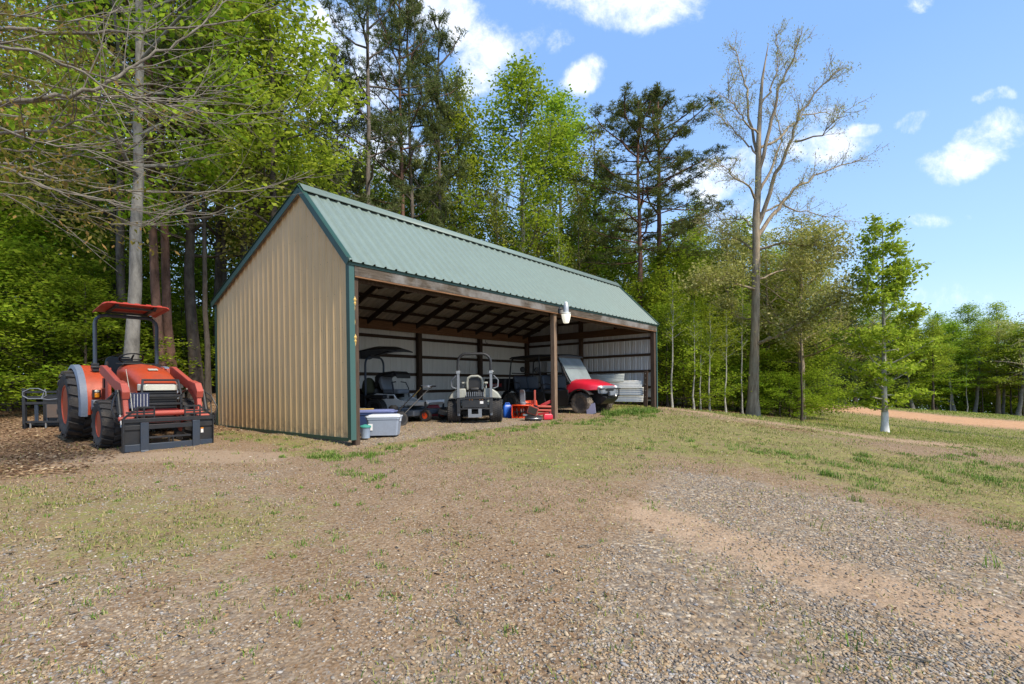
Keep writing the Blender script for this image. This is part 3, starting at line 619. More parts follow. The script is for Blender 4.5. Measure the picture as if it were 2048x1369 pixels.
# ridge cap, folded with a raised hem
def cap():
    V = []; F = []
    prof = [(RS - .17, -.095), (RS - .165, -.075), (RS - .07, .02), (RS - .05, .055), (RS, .085), (RS + .06, .075), (RS + .20, .02), (RS + .20, .005)]
    pts = []
    for s, e in prof: pts.append((s, ZR + .045 + e))
    b = MB(); 
    for t in (-.07, LEN + .07): V += [(t, s, z) for s, z in pts]
    n = len(pts); F = [(i, i + 1, n + i + 1, n + i) for i in range(n - 1)]
    b.add(V, F); o = b.build('ridge_cap', MT['roof'], roof, smooth=60); m = o.modifiers.new('s', 'SOLIDIFY'); m.thickness = .006
cap()
def rake(t, sg):
    b = MB()
    for (s0, s1) in ((-.10, RS), (RS, WID + .11)):
        z0 = rooft(max(s0, 0)) + (0 if s0 >= 0 else (ZR - ZE) / RS * s0); z1 = rooft(s1) if s1 <= WID else ZB - .04
        # outer face strip hanging over the siding, plus a lap on the roof
        for (du, dv, w, h) in ((sg * .035, .0, .012, .13), (sg * .01, .082, .10, .008)):
            a = Vector((t + du, s0, z0 + .005 + dv)); c = Vector((t + du, s1, z1 + .005 + dv)); b.bar(a, c, w, h)
    b.build('rake_trim', MT['dkgreen'], roof, bevel=.003)
rake(-.045, -1); rake(LEN + .045, 1)
b = MB(); b.box(-.05, LEN + .05, -.075, -.066, ZE - .115, ZE - .055)
b.build('drip_edge', MT['dkgreen'], roof)
# corner trims: L shapes
for (t, sg) in ((0, -1), (LEN, 1)):
    zb = -.02 if sg < 0 else .02
    b = MB(); b.box(min(t + sg * .024, t + sg * .032), max(t + sg * .024, t + sg * .032), -.045, .05, zb, ZE - .02); b.build('corner_trim', MT['dkgreen'] if sg < 0 else MT['green'], shed)  # near gable-side flange gets darker green, its shade put into the colour
    b = MB(); x0, x1 = (t - .032, t + .068) if sg < 0 else (t - .02, t + .035); b.box(x0, x1, -.053, -.045, zb, ZE - .06); b.build('corner_trim', MT['roof'] if 0 else MT['green'], shed)
b = MB(); b.box(-.032, -.024, WID - .09, WID + .035, 0, ZB - .03); b.box(-.032, .06, WID + .027, WID + .035, 0, ZB - .03); b.build('corner_trim', MT['dkgreen'], shed)
b = MB(); b.box(-.034, -.004, .07, WID - .09, -.045, .012); b.build('base_trim', MT['dkgreen'], shed)
# posts
def post(t, s, z1, w=.14, mat='postw', z0=-.6, d=None):
    b = MB(); d = d or w; b.box(t - w / 2, t + w / 2, s - d / 2, s + d / 2, z0, z1); b.build('post', MT[mat], shed, bevel=.006)
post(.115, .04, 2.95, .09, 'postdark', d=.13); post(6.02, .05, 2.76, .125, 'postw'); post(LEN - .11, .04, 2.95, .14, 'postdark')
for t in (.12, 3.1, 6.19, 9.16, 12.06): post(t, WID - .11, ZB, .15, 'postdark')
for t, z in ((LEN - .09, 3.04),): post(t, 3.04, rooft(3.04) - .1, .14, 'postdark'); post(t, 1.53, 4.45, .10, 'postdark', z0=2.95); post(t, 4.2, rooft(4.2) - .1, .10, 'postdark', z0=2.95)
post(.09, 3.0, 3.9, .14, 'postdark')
# header: two long weathered planks on the front, with a pale strip under
for (a, c) in ((.072, 6.03), (6.036, LEN - .02)):
    b = MB(); b.box(a, c, -.062, -.022, 2.765, 3.0); b.build('header_beam', MT['beam'], shed, bevel=.004)
    b = MB(); b.box(a + .1, c - .1, .125, .165, 2.70, 2.98); b.build('header_beam', MT['postdark'], shed)
b = MB(); b.box(.075, LEN - .05, -.066, -.02, 2.738, 2.762); b.build('header_strip', MT['plate'], shed)
# plates
for (a, c) in ((.05, 4.1), (4.11, 8.1), (8.11, LEN - .1)):
    b = MB(); b.box(a, c, WID - .24, WID - .20, 2.68, 2.955); b.build('wall_plate', MT['plate'], shed, bevel=.003)
b = MB(); b.box(LEN - .21, LEN - .17, .05, WID - .24, 2.70, 2.96); b.build('wall_plate', MT['platey'], shed)
b = MB(); b.box(.15, .19, .2, WID - .24, 2.70, 2.96); b.build('wall_plate', MT['platey'], shed)
# girts
for z in (.10, .73, 1.30, 1.90, 2.50):
    b = MB(); b.box(.05, LEN - .06, WID - .035, WID - .003, z - .05, z + .05); b.build('girt', MT['girt'], shed)
for z in (.38, .78, 1.36, 1.95, 2.54, 3.35, 3.9):
    ymin = .12 if z < 3 else (z - ZE) * RS / (ZR - ZE) + .08; ymax = WID - .04 if z < 2.9 else RS + (ZR - z) * (WID - RS) / (ZR - ZB) - .25
    b = MB(); b.box(LEN - .04, LEN - .003, ymin, ymax, z - .045, z + .045); b.build('girt', MT['girty'], shed)
for z in (.4, 1.0, 1.6, 2.2): b = MB(); b.box(.004, .04, .2, WID - .04, z - .045, z + .045); b.build('girt', MT['girty'], shed)
# rafters, purlins, ties
def rline(s, d): return rooft(s) - d
k = 0
t = .35
while t < LEN - .2:
    b = MB(); b.bar((t, .03, rline(.03, .20)), (t, RS, rline(RS, .16)), .045, .19); b.bar((t, RS, rline(RS, .15)), (t, WID - .05, rline(WID - .05, .15)), .045, .15)
    b.build('rafter', MT['rafter'], shed)
    b = MB(); b.bar((t + .04, .72, 3.62), (t + .04, 3.75, 3.55), .04, .13); b.build('collar_tie', MT['rafter'], shed)
    b = MB(); b.bar((t + .045, .1, 2.95), (t + .045, 2.3, rline(2.3, .25)), .035, .10); b.build('brace', MT['rafter'], shed)
    t += .94
for s in (.25, .75, 1.28, 1.85, 2.5, 3.15, 3.8, 4.45, 5.1, 5.65):
    b = MB(); z = rooft(s); b.bar((.02, s, z - .045), (LEN - .02, s, z - .045), .10, .04, up=((0, -1, .98) if s < RS else (0, .38, 1))); b.build('purlin', MT['girt'], shed)
# yellow foam blobs squeezed between trim and first post
b = MB()
for z, w in ((2.36, .035), (2.30, .03), (2.22, .012), (1.98, .012), (1.72, .035), (1.66, .03), (1.62, .02)): b.lathe([(.001, z - .06), (w * .7, z - .03), (w, z), (w * .6, z + .03), (.001, z + .07)], (.075, -.035, 0), n=8)
b.build('foam_seal', MT['yellow'], shed)

def shed_thing(name, label, cat, t, s, z=0, rz=0, group=None):
    p = sh(t, s); zz = g1(p.x, p.y) if z is None else z
    o = empty(name, (p.x, p.y, zz), R(90) - TH + rz, label, cat, group); return o
# leaning metal sheets at the far gable (inside)
def sheetstrip(name, s0, s1, z0, z1, lean, mat, label, tilt=0):
    o = empty(name, tuple(sh(LEN - .30 - lean, (s0 + s1) / 2)[:2]) + (z0,), R(90) - TH, label, 'metal sheet')
    V = []; n = 14; L = (s1 - s0); H = z1 - z0
    for j in range(n + 1):
        f = j / n; h = (.012 if j % 3 == 1 else 0)
        for a in (-L / 2, L / 2): V.append((-h + f * .06, a, f * H + tilt * a))
    F = [(2 * i, 2 * i + 1, 2 * i + 3, 2 * i + 2) for i in range(n)]
    q = np_mesh('panel', V, F, mat, o); m = q.modifiers.new('s', 'SOLIDIFY'); m.thickness = .004
SHM = sheet('weathered_galvanised', (.50, .51, .50), (.50, .51, .50), .42, .25)
SHM2 = sheet('weathered_galvanised_dull', (.36, .39, .38), (.36, .39, .38), .45, .25)
sheetstrip('metal_sheet', .35, 4.6, .25, .52, .0, SHM, 'lowest pale metal sheet leaning inside the far end wall')
sheetstrip('metal_sheet', .33, 4.6, .49, .78, .03, SHM, 'middle metal sheet of the lapped pile at the far wall, streaked with rust')
sheetstrip('metal_sheet', .36, 4.6, .75, 1.02, .06, SHM, 'upper of three full-length metal sheets at the far wall')
sheetstrip('metal_sheet', 1.05, 4.8, .99, 1.27, .09, SHM2, 'short dull metal sheet on top of the pile, ending before the post')
o = empty('leaning_plank', tuple(sh(LEN - .35, .22)[:2]) + (.02,), R(90) - TH, 'dark plank with a row of pale bolts leaning by the far post', 'plank')
b = MB(); b.box(-.02, .02, -.07, .07, 0, 1.33, rot=(0, .06, 0)); b.build('board', MT['postdark'], o, bevel=.003)
for z in (.2, .42, .64, .86, 1.08, 1.24): b = MB(); b.cyl((-.045 , 0, z), (-.005, 0, z), .016, 8); b.build('bolt', MT['steel'], o)
# security lamp on the middle post
lamp = empty('yard_lamp', tuple(sh(6.12, -.28)[:2]) + (2.42,), R(90) - TH, 'grey barn light with a glowing white lens above the middle post', 'lamp')
lamp.scale = (.85, .85, .9); lamp.location.z = 2.48
b = MB(); b.lathe([(.07, .30), (.085, .31), (.085, .50), (.07, .53)], (0, 0, 0)); b.build('housing', paint('lamp_housing', (.40, .42, .43), .4, metal=.4, amt=.2), lamp)
b = MB(); b.lathe([(.05, .53), (.055, .54), (.05, .60), (.02, .62)], (0, 0, 0)); b.build('photocell', MT['white'], lamp)
b = MB(); b.lathe([(.06, .0), (.085, .01), (.125, .14), (.145, .27), (.14, .30), (.07, .31)], (0, 0, 0), n=28); b.build('lens', MT['lamp'], lamp)
b = MB(); b.lathe([(.148, .262), (.152, .27), (.148, .29)], (0, 0, 0), n=28); b.build('rim', MT['steel'], lamp)
b = MB(); b.tube([(0, .06, .42), (-.02, .16, .42), (-.04, .225, .40)], .018); b.box(-.07, 0, .205, .222, .30, .48); b.build('bracket', MT['blacksteel'], lamp)
# ------------------------------------------------------------------ trees
BK = {'grey': bark('grey_bark', (.10, .095, .085), (.23, .22, .20), 9, .3), 'dark': bark('dark_bark', (.035, .028, .022), (.10, .082, .066), 7, .25),
      'pine': bark('pine_bark', (.075, .042, .030), (.20, .115, .085), 7, .3), 'pinegrey': bark('grey_pine_bark', (.06, .05, .042), (.17, .145, .12), 7, .3), 'oak': bark('oak_bark', (.17, .125, .08), (.44, .345, .24), 8, .2, (.28, .27, .20)),
      'pale': bark('pale_bark', (.22, .21, .18), (.44, .42, .38), 8, .5), 'white': bark('whitewashed_bark', (.50, .50, .50), (.72, .72, .70), 8, .5), 'twig': bark('beech_twig', (.11, .095, .07), (.24, .215, .18), 12, .5)}
LF = {'bright': leafmat('spring_leaf', (.13, .22, .014), (.26, .385, .028), (.40, .50, .05), .5), 'yellow': leafmat('yellow_green_leaf', (.20, .29, .02), (.34, .44, .04), (.47, .54, .08), .5),
      'olive': leafmat('olive_leaf', (.15, .15, .035), (.26, .25, .06), (.40, .35, .12)), 'catkin': leafmat('pale_catkin_leaf', (.24, .24, .055), (.40, .40, .12), (.56, .52, .24)),
      'needle': leafmat('pine_needles', (.05, .075, .03), (.11, .14, .05), (.21, .22, .09), .3), 'cedar': leafmat('dark_evergreen', (.03, .055, .02), (.065, .10, .03), (.13, .17, .04), .2),
      'deep': leafmat('deep_green_leaf', (.04, .11, .006), (.09, .20, .012), (.17, .31, .02), .45), 'beech': leafmat('beech_bud_leaf', (.12, .12, .03), (.22, .20, .05), (.36, .22, .08))}  # deep: darker green leaf colour of the distant woodland
class Tree:
    def __init__(s, seed): s.r = np.random.RandomState(seed); s.tv = []; s.tf = []; s.n = 0; s.an = []; s.ad = []
    def tube(s, P, rad, k):
        P = np.asarray(P, float); m = len(P); T = np.gradient(P, axis=0); T /= np.linalg.norm(T, axis=1)[:, None] + 1e-9
        ref = np.array([1., 0, 0]) if abs(T[0, 0]) < .8 else np.array([0, 1., 0])
        A = ref[None] - T * (T @ ref)[:, None]; A /= np.linalg.norm(A, axis=1)[:, None] + 1e-9; B = np.cross(T, A); q = np.arange(k) * 2 * np.pi / k
        V = P[:, None] + (A[:, None] * np.cos(q)[None, :, None] + B[:, None] * np.sin(q)[None, :, None]) * np.asarray(rad)[:, None, None]
        i = np.arange(m - 1)[:, None] * k; j = np.arange(k)[None]; j2 = (j + 1) % k
        F = np.stack([i + j, i + j2, i + k + j2, i + k + j], -1).reshape(-1, 4) + s.n
        s.tv.append(V.reshape(-1, 3)); s.tf.append(F); s.n += m * k
    def path(s, p, d, L, n, up=0, wob=.15, grav=0):
        P = [np.array(p, float)]; d = np.array(d, float); d /= np.linalg.norm(d); st = L / n
        for i in range(n):
            d = d + s.r.randn(3) * wob + np.array([0, 0, up - grav * i / n]); d /= np.linalg.norm(d); P.append(P[-1] + d * st)
        return np.array(P)
    def trunk(s, H, r, wob=.02, n=14, k=10, lean=(0, 0), flare=1.5, top=.12):
        z = np.linspace(0, 1, n) ** 1.1; P = np.zeros((n, 3)); P[:, 2] = z * H - .15
        w = np.cumsum(s.r.randn(n, 2) * wob * .6 * H / n, axis=0); P[:, :2] = w * 1.0 + np.array(lean)[None] * z[:, None] * H; P[:, :2] -= P[0, :2]
        rad = r * (1 - (1 - top) * z ** .9); rad[0] *= flare; rad[1] *= 1 + (flare - 1) * .25; s.T = P; s.Tr = rad; s.H = H; s.tube(P, rad, k); return P
    def tp(s, h):
        z = h * s.H - .15; return np.array([np.interp(z, s.T[:, 2], s.T[:, a]) for a in range(3)]), float(np.interp(z, s.T[:, 2], s.Tr))
    def limb(s, p, d, L, r, n=6, sub=5, up=.05, wob=.12, grav=0, sublen=.45, subang=.8, lev=1, tw=3, k=5, flat=.5, rmin=.006):
        P = s.path(p, d, L, n, up, wob, grav); rad = r * np.linspace(1, .25, n + 1); s.tube(P, np.maximum(rad, rmin), k)
        s.anch(P[n // 2:], P[-1] - P[-2])
        for j in range(sub):
            f = .22 + .76 * (j + s.r.rand() * .8) / sub; x = min(f, .999) * n; i = int(x); q = P[i] + (P[i + 1] - P[i]) * (x - i); t = P[i + 1] - P[i]; t /= np.linalg.norm(t)
            e = s.r.randn(3); e[2] *= flat; e -= t * (e @ t); e /= np.linalg.norm(e) + 1e-9; dd = t * math.cos(subang) + e * math.sin(subang); l = L * sublen * (1.15 - f) * (.7 + .6 * s.r.rand())
            if l < .12: continue
            if lev > 0: s.limb(q, dd, l, max(r * .42 * (1 - f * .5), rmin), 4, tw, up, wob * 1.3, grav, .5, subang, lev - 1, tw, 3, flat, rmin)
            else:
                Q = s.path(q, dd, l, 3, up, wob * 1.5, grav); s.tube(Q, [max(r * .4, rmin), max(r * .3, rmin * .8), rmin * .7, rmin * .5], 3); s.anch(Q[1:], Q[-1] - Q[-2])
    def anch(s, P, d):
        for q in P: s.an.append(q); s.ad.append(d)
    def leaves(s, k, spread, size, flat=.6, seed=0, thin=1.0, droop=0, aspect=.55, minh=None):
        r = s.r; A = np.array(s.an)
        if thin < 1: A = A[r.rand(len(A)) < thin]
        n = len(A) * k; C_ = np.repeat(A, k, 0) + r.randn(n, 3) * spread * np.array([1, 1, flat]); C_[:, 2] -= droop * np.abs(r.randn(n))
        N = r.randn(n, 3) * .75 + np.array([0, 0, 1.0]); N /= np.linalg.norm(N, axis=1)[:, None]; U = r.randn(n, 3); 
        if droop: U = U * .5 + np.array([0, 0, -1.2])
        U -= N * (U * N).sum(1)[:, None]; U /= np.linalg.norm(U, axis=1)[:, None] + 1e-9; W_ = np.cross(N, U); L = size * (.6 + .8 * r.rand(n))[:, None]
        V = np.stack([C_ - U * L, C_ + W_ * L * aspect - U * L * .1, C_ + U * L, C_ - W_ * L * aspect - U * L * .1], 1).reshape(-1, 3); b = np.arange(n) * 4
        return V, np.stack([b, b + 1, b + 2, b + 3], -1)
    def needles(s, k, m, size, spread, thin=1.0, w=.03):
        """k tufts per anchor, m needle blades per tuft radiating outwards"""
        r = s.r; A = np.array(s.an); 
        if thin < 1: A = A[r.rand(len(A)) < thin]
        T = np.repeat(A, k, 0) + r.randn(len(A) * k, 3) * spread; n = len(T) * m; O = np.repeat(T, m, 0); D = r.randn(n, 3); D[:, 2] += .5; D /= np.linalg.norm(D, axis=1)[:, None]
        S_ = np.cross(D, r.randn(n, 3)); S_ /= np.linalg.norm(S_, axis=1)[:, None]; L = size * (.7 + .6 * r.rand(n))[:, None]
        V = np.stack([O - S_ * w, O + S_ * w, O + D * L + S_ * w * .5, O + D * L - S_ * w * .5], 1).reshape(-1, 3); b = np.arange(n) * 4
        return V, np.stack([b, b + 1, b + 2, b + 3], -1)
    def build(s, name, tm, lv, lm, parent, wn='trunk', ln='crown'):
        np_mesh(wn, np.concatenate(s.tv), np.concatenate(s.tf), BK[tm], parent, True)
        if lv is not None: np_mesh(ln, lv[0], lv[1], LF[lm], parent)
def dirv(az, el): return (math.cos(az) * math.cos(el), math.sin(az) * math.cos(el), math.sin(el))
PROTO = {}
def proto(key, name):
    o = empty(name); PROTO[key] = [o, 0]; return o
def mk_leafy(key, name, seed, H, r, base, wmax, tm, lm, nl=26, k=7, lsize=.10, shape=.55, el0=.25, spread=.32, thin=1.0, lev=1, sub=5, tw=3):
    t = Tree(seed); t.trunk(H, r, .05); az = t.r.rand() * 6
    for i in range(nl):
        h = base + (1 - base) * (i + .5 * t.r.rand()) / nl; f = (h - base) / (1 - base); w = wmax * (math.sin(math.pi * min(1, (f * .86 + .12)) ** shape) ** .7) * (.7 + .5 * t.r.rand()); az += 2.4 + t.r.randn() * .3
        p, rr = t.tp(min(h, .99)); t.limb(p, dirv(az, el0 + f * .8), max(w, .4), rr * .5, 6, sub, .07, .11, 0, .5, .8, lev, tw)
    PROTO_H[key] = H; o = proto(key, name); t.build(name, tm, t.leaves(k, spread, lsize, .6, thin=thin), lm, o); return o
PROTO_H = {}
def mk_pine(key, seed, H, r, base, wmax, tm, dead=8, nl=22, thin=.8, k=2):
    t = Tree(seed); t.trunk(H, r, .035, top=.2); az = t.r.rand() * 6
    for i in range(dead):
        h = .25 + (base - .25) * t.r.rand(); az += 2.2; p, rr = t.tp(h); t.tube(t.path(p, dirv(az, -.1), .5 + t.r.rand() * 1.2, 4, 0, .15), [.02, .016, .012, .008, .004], 3)
    for i in range(nl):
        h = base + (1 - base) * (i + .6 * t.r.rand()) / nl; f = (h - base) / (1 - base); w = wmax * (math.sin(math.pi * (f * .8 + .2)) ** .6) * (.5 + .75 * t.r.rand()) + .3; az += 2.4 + t.r.randn() * .5
        p, rr = t.tp(min(h, .985)); t.limb(p, dirv(az, .05 + f * .6), w, max(.05, rr * .35), 6, 5, .09, .16, 0, .5, .75, 1, 3, flat=.35)
    PROTO_H[key] = H; o = proto(key, 'pine_tree'); t.build('pine_tree', tm, t.needles(k, 11, .15, .10, thin, .011), 'needle', o); return o
mk_leafy('A', 'leafy_tree', 1, 18, .17, .32, 3.6, 'grey', 'bright', 32, 9, .082)
mk_leafy('B', 'leafy_tree', 2, 17, .15, .40, 3.0, 'dark', 'yellow', 28, 9, .08)
mk_leafy('D', 'olive_tree', 3, 14, .16, .28, 3.8, 'oak', 'catkin', 26, 7, .068, thin=.8, spread=.28)
mk_leafy('O', 'olive_tree', 13, 16, .17, .30, 3.2, 'dark', 'olive', 26, 7, .07, thin=.8, spread=.3)
mk_leafy('U', 'understory_tree', 4, 7, .06, .06, 2.9, 'dark', 'bright', 26, 9, .06, .5, el0=.02, spread=.22)
mk_leafy('V', 'understory_tree', 5, 9, .07, .12, 2.6, 'dark', 'bright', 26, 8, .075, .5, el0=.05, spread=.25)
mk_leafy('S', 'slim_tree', 6, 15, .085, .50, 1.7, 'pale', 'yellow', 20, 6, .07, thin=.6, spread=.25, el0=.6)
mk_leafy('T', 'slim_tree', 7, 16, .10, .45, 1.9, 'dark', 'olive', 20, 6, .07, thin=.6, spread=.28, el0=.5)
mk_pine('P', 8, 20, .16, .48, 3.0, 'pine', 10, 30, .9)
mk_pine('Q', 9, 21, .17, .38, 3.2, 'pinegrey', 8, 32, .9)
mk_pine('Z', 10, 16, .12, .28, 1.9, 'pinegrey', 6, 32, .9)
def mk_cedar(key, seed):
    t = Tree(seed); H = 6; t.trunk(H, .08, .02); az = 0
    for i in range(44):
        h = .04 + .95 * i / 44; az += 2.4; p, rr = t.tp(min(h, .98)); t.limb(p, dirv(az, .15 + .5 * h), 1.9 * (1 - h) ** .7 + .15, .02, 4, 4, .1, .12, 0, .5, .7, 0, 3)
    PROTO_H[key] = H; o = proto(key, 'evergreen_tree'); t.build('evergreen_tree', 'dark', t.leaves(16, .16, .05, 1), 'cedar', o)
mk_cedar('C', 12)

used_label = {}
def plant(key, px, Y, ytop=None, label='', group=None, H=None, w=1.0, rz=None, name=None, cat='tree', yb=None):
    X = (px - CX - ROLL * (760 - HY)) / FPX * Y; g0 = g1(X, Y)
    if ytop is not None: H = EYE + (hor(px) - ytop) / FPX * Y - g0
    src, cnt = PROTO[key]
    o = src if cnt == 0 else copy_tree(src); PROTO[key][1] += 1
    k = H / PROTO_H[key]; sw = (k * .5 + .5) * w if k < 1.6 else k * w
    o.location = (X, Y, g0); o.scale = (sw, sw, k); o.rotation_euler = (0, 0, rnd.random() * 6.28 if rz is None else rz); tag(o, label, cat, group); return o
rnd = random.Random(77)
# --- trees one can single out
big = PROTO
plant('A', 262, 13.6, H=19, label='tall tree with a pale grey trunk rising behind the orange tractor canopy', w=1.1, rz=1)
plant('Q', 246, 17.5, H=20, label='dark-trunked pine close behind the pale grey trunk')
plant('P', 322, 16.5, H=20, label='left reddish pine trunk of the pair between tractor and shed', group=None)
plant('P', 345, 17.0, H=21, label='right reddish pine trunk of the pair between tractor and shed')
plant('T', 416, 16.5, H=16, label='grey mossy trunk close beside the left rear corner of the shed', w=.95)
plant('T', 453, 20, H=17, label='slender dark trunk just left of the back roof slope')
plant('Q', 506, 24, H=19, label='dark pine trunk above the middle of the back roof slope')
plant('T', 575, 30, H=18, label='thin trunk seen just left of the shed ridge')
plant('Z', 680, 24, 95, label='thin dark pine left of the tallest pine above the shed')
plant('Q', 745, 22, H=21, label='tallest near pine with its bare trunk above the shed roof')
plant('P', 803, 25, -20, label='first of the two close pines right of the tallest pine')
plant('Q', 828, 26, -60, label='second of the two close pines right of the tallest pine', w=.9)
plant('Z', 884, 27, 28, label='narrow pointed pine left of the brightest green tree', w=1.2)
plant('B', 930, 29, 150, label='pale yellow-green tree between narrow pine and bright green tree', w=1.0)
plant('A', 1045, 30, 140, label='brightest green tall tree above the middle of the roof', w=1.35)
plant('A', 1110, 33, 190, label='bright green tree leaning out right of the brightest one', w=1.35)
plant('O', 1188, 34, 262, label='dull olive tree left of the right-hand pine pair', w=1.4)
plant('P', 1276, 27, 205, label='left pine of the pair above the right end of the roof', w=1.45)
plant('P', 1322, 28, 192, label='right pine of the pair above the right end of the roof', w=1.6)
plant('B', 1395, 36, 405, label='rounded yellow-green tree right of the pine pair')
plant('D', 1455, 31, 440, label='pale tan-leaved tree left of the big bare oak')
plant('D', 1600, 28, 440, label='pale tan-leaved tree spreading right of the big bare oak', w=1.5)
plant('D', 1540, 30, 470, label='pale tan-leaved tree directly behind the big bare oak', w=1.3)
plant('O', 1600, 31, 510, label='rounded olive tree with low limbs near the start of the field', w=1.4)
plant('B', 1490, 33, 440, label='fresh yellow-green crown directly left behind the big oak trunk', w=1.3)
plant('B', 1600, 35, 470, label='fresh yellow-green crown behind the thin straight trunk', w=1.3)
plant('B', 1560, 33, 500, label='yellow-green tree showing between the tan-leaved trees right of the oak', w=1.2)
plant('D', 1710, 57, 590, label='tan-topped tree behind the field left of the white-trunked tree', w=1.5)
plant('D', 1662, 55, 540, label='low spreading olive tree behind the first bare trunk at the field')
plant('T', 1604, 25, 520, label='thin straight trunk standing right of the big oak', w=.8)
plant('S', 1485, 25.5, 560, label='pale trunk standing close on the left of the big oak', w=.8)
plant('B', 1868, 58, 640, label='yellow-green tree with pale trunk behind the white-trunked tree', w=1.2)
for (px, Y, yt, k) in ((1345, 21.8, 560, 'S'), (1388, 22.2, 600, 'S'), (1402, 22.6, 640, 'S'), (1420, 22.4, 610, 'S'), (1452, 22.8, 620, 'S')):
    plant(k, px, Y, yt, 'slim pale sapling trunk in the row between shed and oak', 'slim pale saplings right of the shed', w=.8)
for (px, Y, yt) in ((1590, 31, 650), (1608, 36, 640), (1655, 56, 640), (1690, 57, 620), (1725, 59, 650), (1760, 61, 700), (1800, 62, 720), (1672, 60, 600)):
    plant('C', px, Y, yt, 'dark evergreen at the near end of the open field', 'dark evergreens at the field edge', w=1.5, cat='evergreen')
# --- understory with layered leaves
for (px, Y, yt) in ((20, 15.5, 560), (95, 16.2, 500), (175, 15.6, 560), (-60, 14.5, 480), (60, 18, 400), (150, 19, 420), (220, 18, 470), (-30, 17, 330)):
    plant('U', px, Y, yt, 'low beech with bright layered leaves behind the tractor', 'bright low beeches left of the tractor', w=1.35, cat='small tree')
for (px, Y, yt) in ((300, 21, 560), (370, 19, 600), (400, 22, 520), (440, 23, 640), (330, 25, 400), (470, 26, 420), (250, 24, 350), (120, 24, 300), (10, 23, 250), (540, 29, 380), (600, 30, 330), (650, 31, 350), (510, 24, 560), (390, 20, 680), (300, 17.5, 700)):
    plant('V', px, Y, yt, 'shaded leafy understory tree in the woods left of the shed', 'understory trees left of the shed', w=1.3, cat='small tree')
for (px, Y, yt) in ((1335, 23.5, 610), (1368, 24.5, 650), (1330, 27, 500), (1385, 29, 520), (1430, 30, 640), (1475, 31, 600), (1540, 30, 640), (1580, 29, 690), (1596, 32, 660), (1450, 34, 500), (1530, 35, 560), (1350, 31, 450), (1560, 27.5, 745), (1400, 26, 735), (1500, 28, 730), (1600, 30, 700), (1595, 31, 600)):
    plant('U', px, Y, yt, 'leafy spring green understory tree right of the shed', 'understory trees between shed and field', w=1.2, cat='small tree')
for (px, Y, yt) in ((650, 26, 300), (720, 28, 330), (790, 29, 380), (860, 30, 400), (930, 31, 430), (1000, 32, 460), (1080, 33, 450), (1150, 33, 430), (1220, 33, 470), (1260, 30, 520), (1300, 26, 560)):
    plant('V' if px % 20 else 'U', px, Y, yt, 'leafy understory tree showing above the shed roof', 'understory trees behind the roof', w=1.2, cat='small tree')
# --- the mixed forest behind
def many(n, x0, x1, y0, y1, keys, top, label, group, seed, w=1.1, keep=None):
    rr = random.Random(seed)
    for i in range(n):
        px = x0 + (x1 - x0) * (i + rr.random()) / n
        if keep and not keep(px): px += 120
        Y = y0 + (y1 - y0) * rr.random(); yt = top(px) + rr.uniform(-30, 60) if top else None
        plant(rr.choice(keys), px, Y, yt, label, group, H=None if top else rr.uniform(15, 21), w=w * rr.uniform(.85, 1.2))
many(14, -400, 600, 16, 25, 'ABOT', None, 'tall forest tree in the near rows left of the shed', 'near forest trees left of the shed', 4, keep=lambda p: not 240 < p < 480)
many(18, -300, 660, 26, 44, 'ABOTQA', None, 'tall forest tree deep in the woods left of the shed ridge', 'deep forest trees left of the shed ridge', 5)
many(16, 640, 1230, 33, 46, 'TSOZTO', lambda p: 230 + (p - 640) * .28, 'thin forest tree of the row behind the shed roof', 'forest trees behind the shed', 6, w=.85)
many(9, 780, 1200, 27, 31, 'ST', lambda p: 270 + (p - 640) * .2, 'slender grey-stemmed tree just behind the shed roof', 'slender trees just behind the roof', 16, w=.8)
many(15, 1180, 1615, 38, 56, 'ABODQ', lambda p: 430 + (p - 1180) * .26, 'forest tree in the far rows between roof end and field', 'far forest trees right of the shed', 7)
many(40, 1730, 2250, 58, 84, 'ABDOBA', lambda p: 640 - (p - 1880) * .05, 'far forest tree along the back edge of the grassy field', 'far trees beyond the field', 9, w=1.6)
many(10, 1880, 2250, 60, 64, 'ST', lambda p: 665, 'thin bare-stemmed tree at the front of the far treeline', 'thin stems at the far treeline', 10, w=1.1)
for (px, Y, yt) in ((1770, 62, 740), (1800, 66, 720), (1830, 64, 735), (1870, 68, 730), (1900, 70, 745), (1930, 74, 725), (1960, 70, 745), (1990, 74, 735), (2020, 72, 750), (2050, 70, 735), (1700, 60, 720), (2080, 72, 750)):
    plant('V', px, Y, yt, 'low dark leafy tree under the far treeline', 'low trees under the far treeline', w=2.2, cat='small tree')

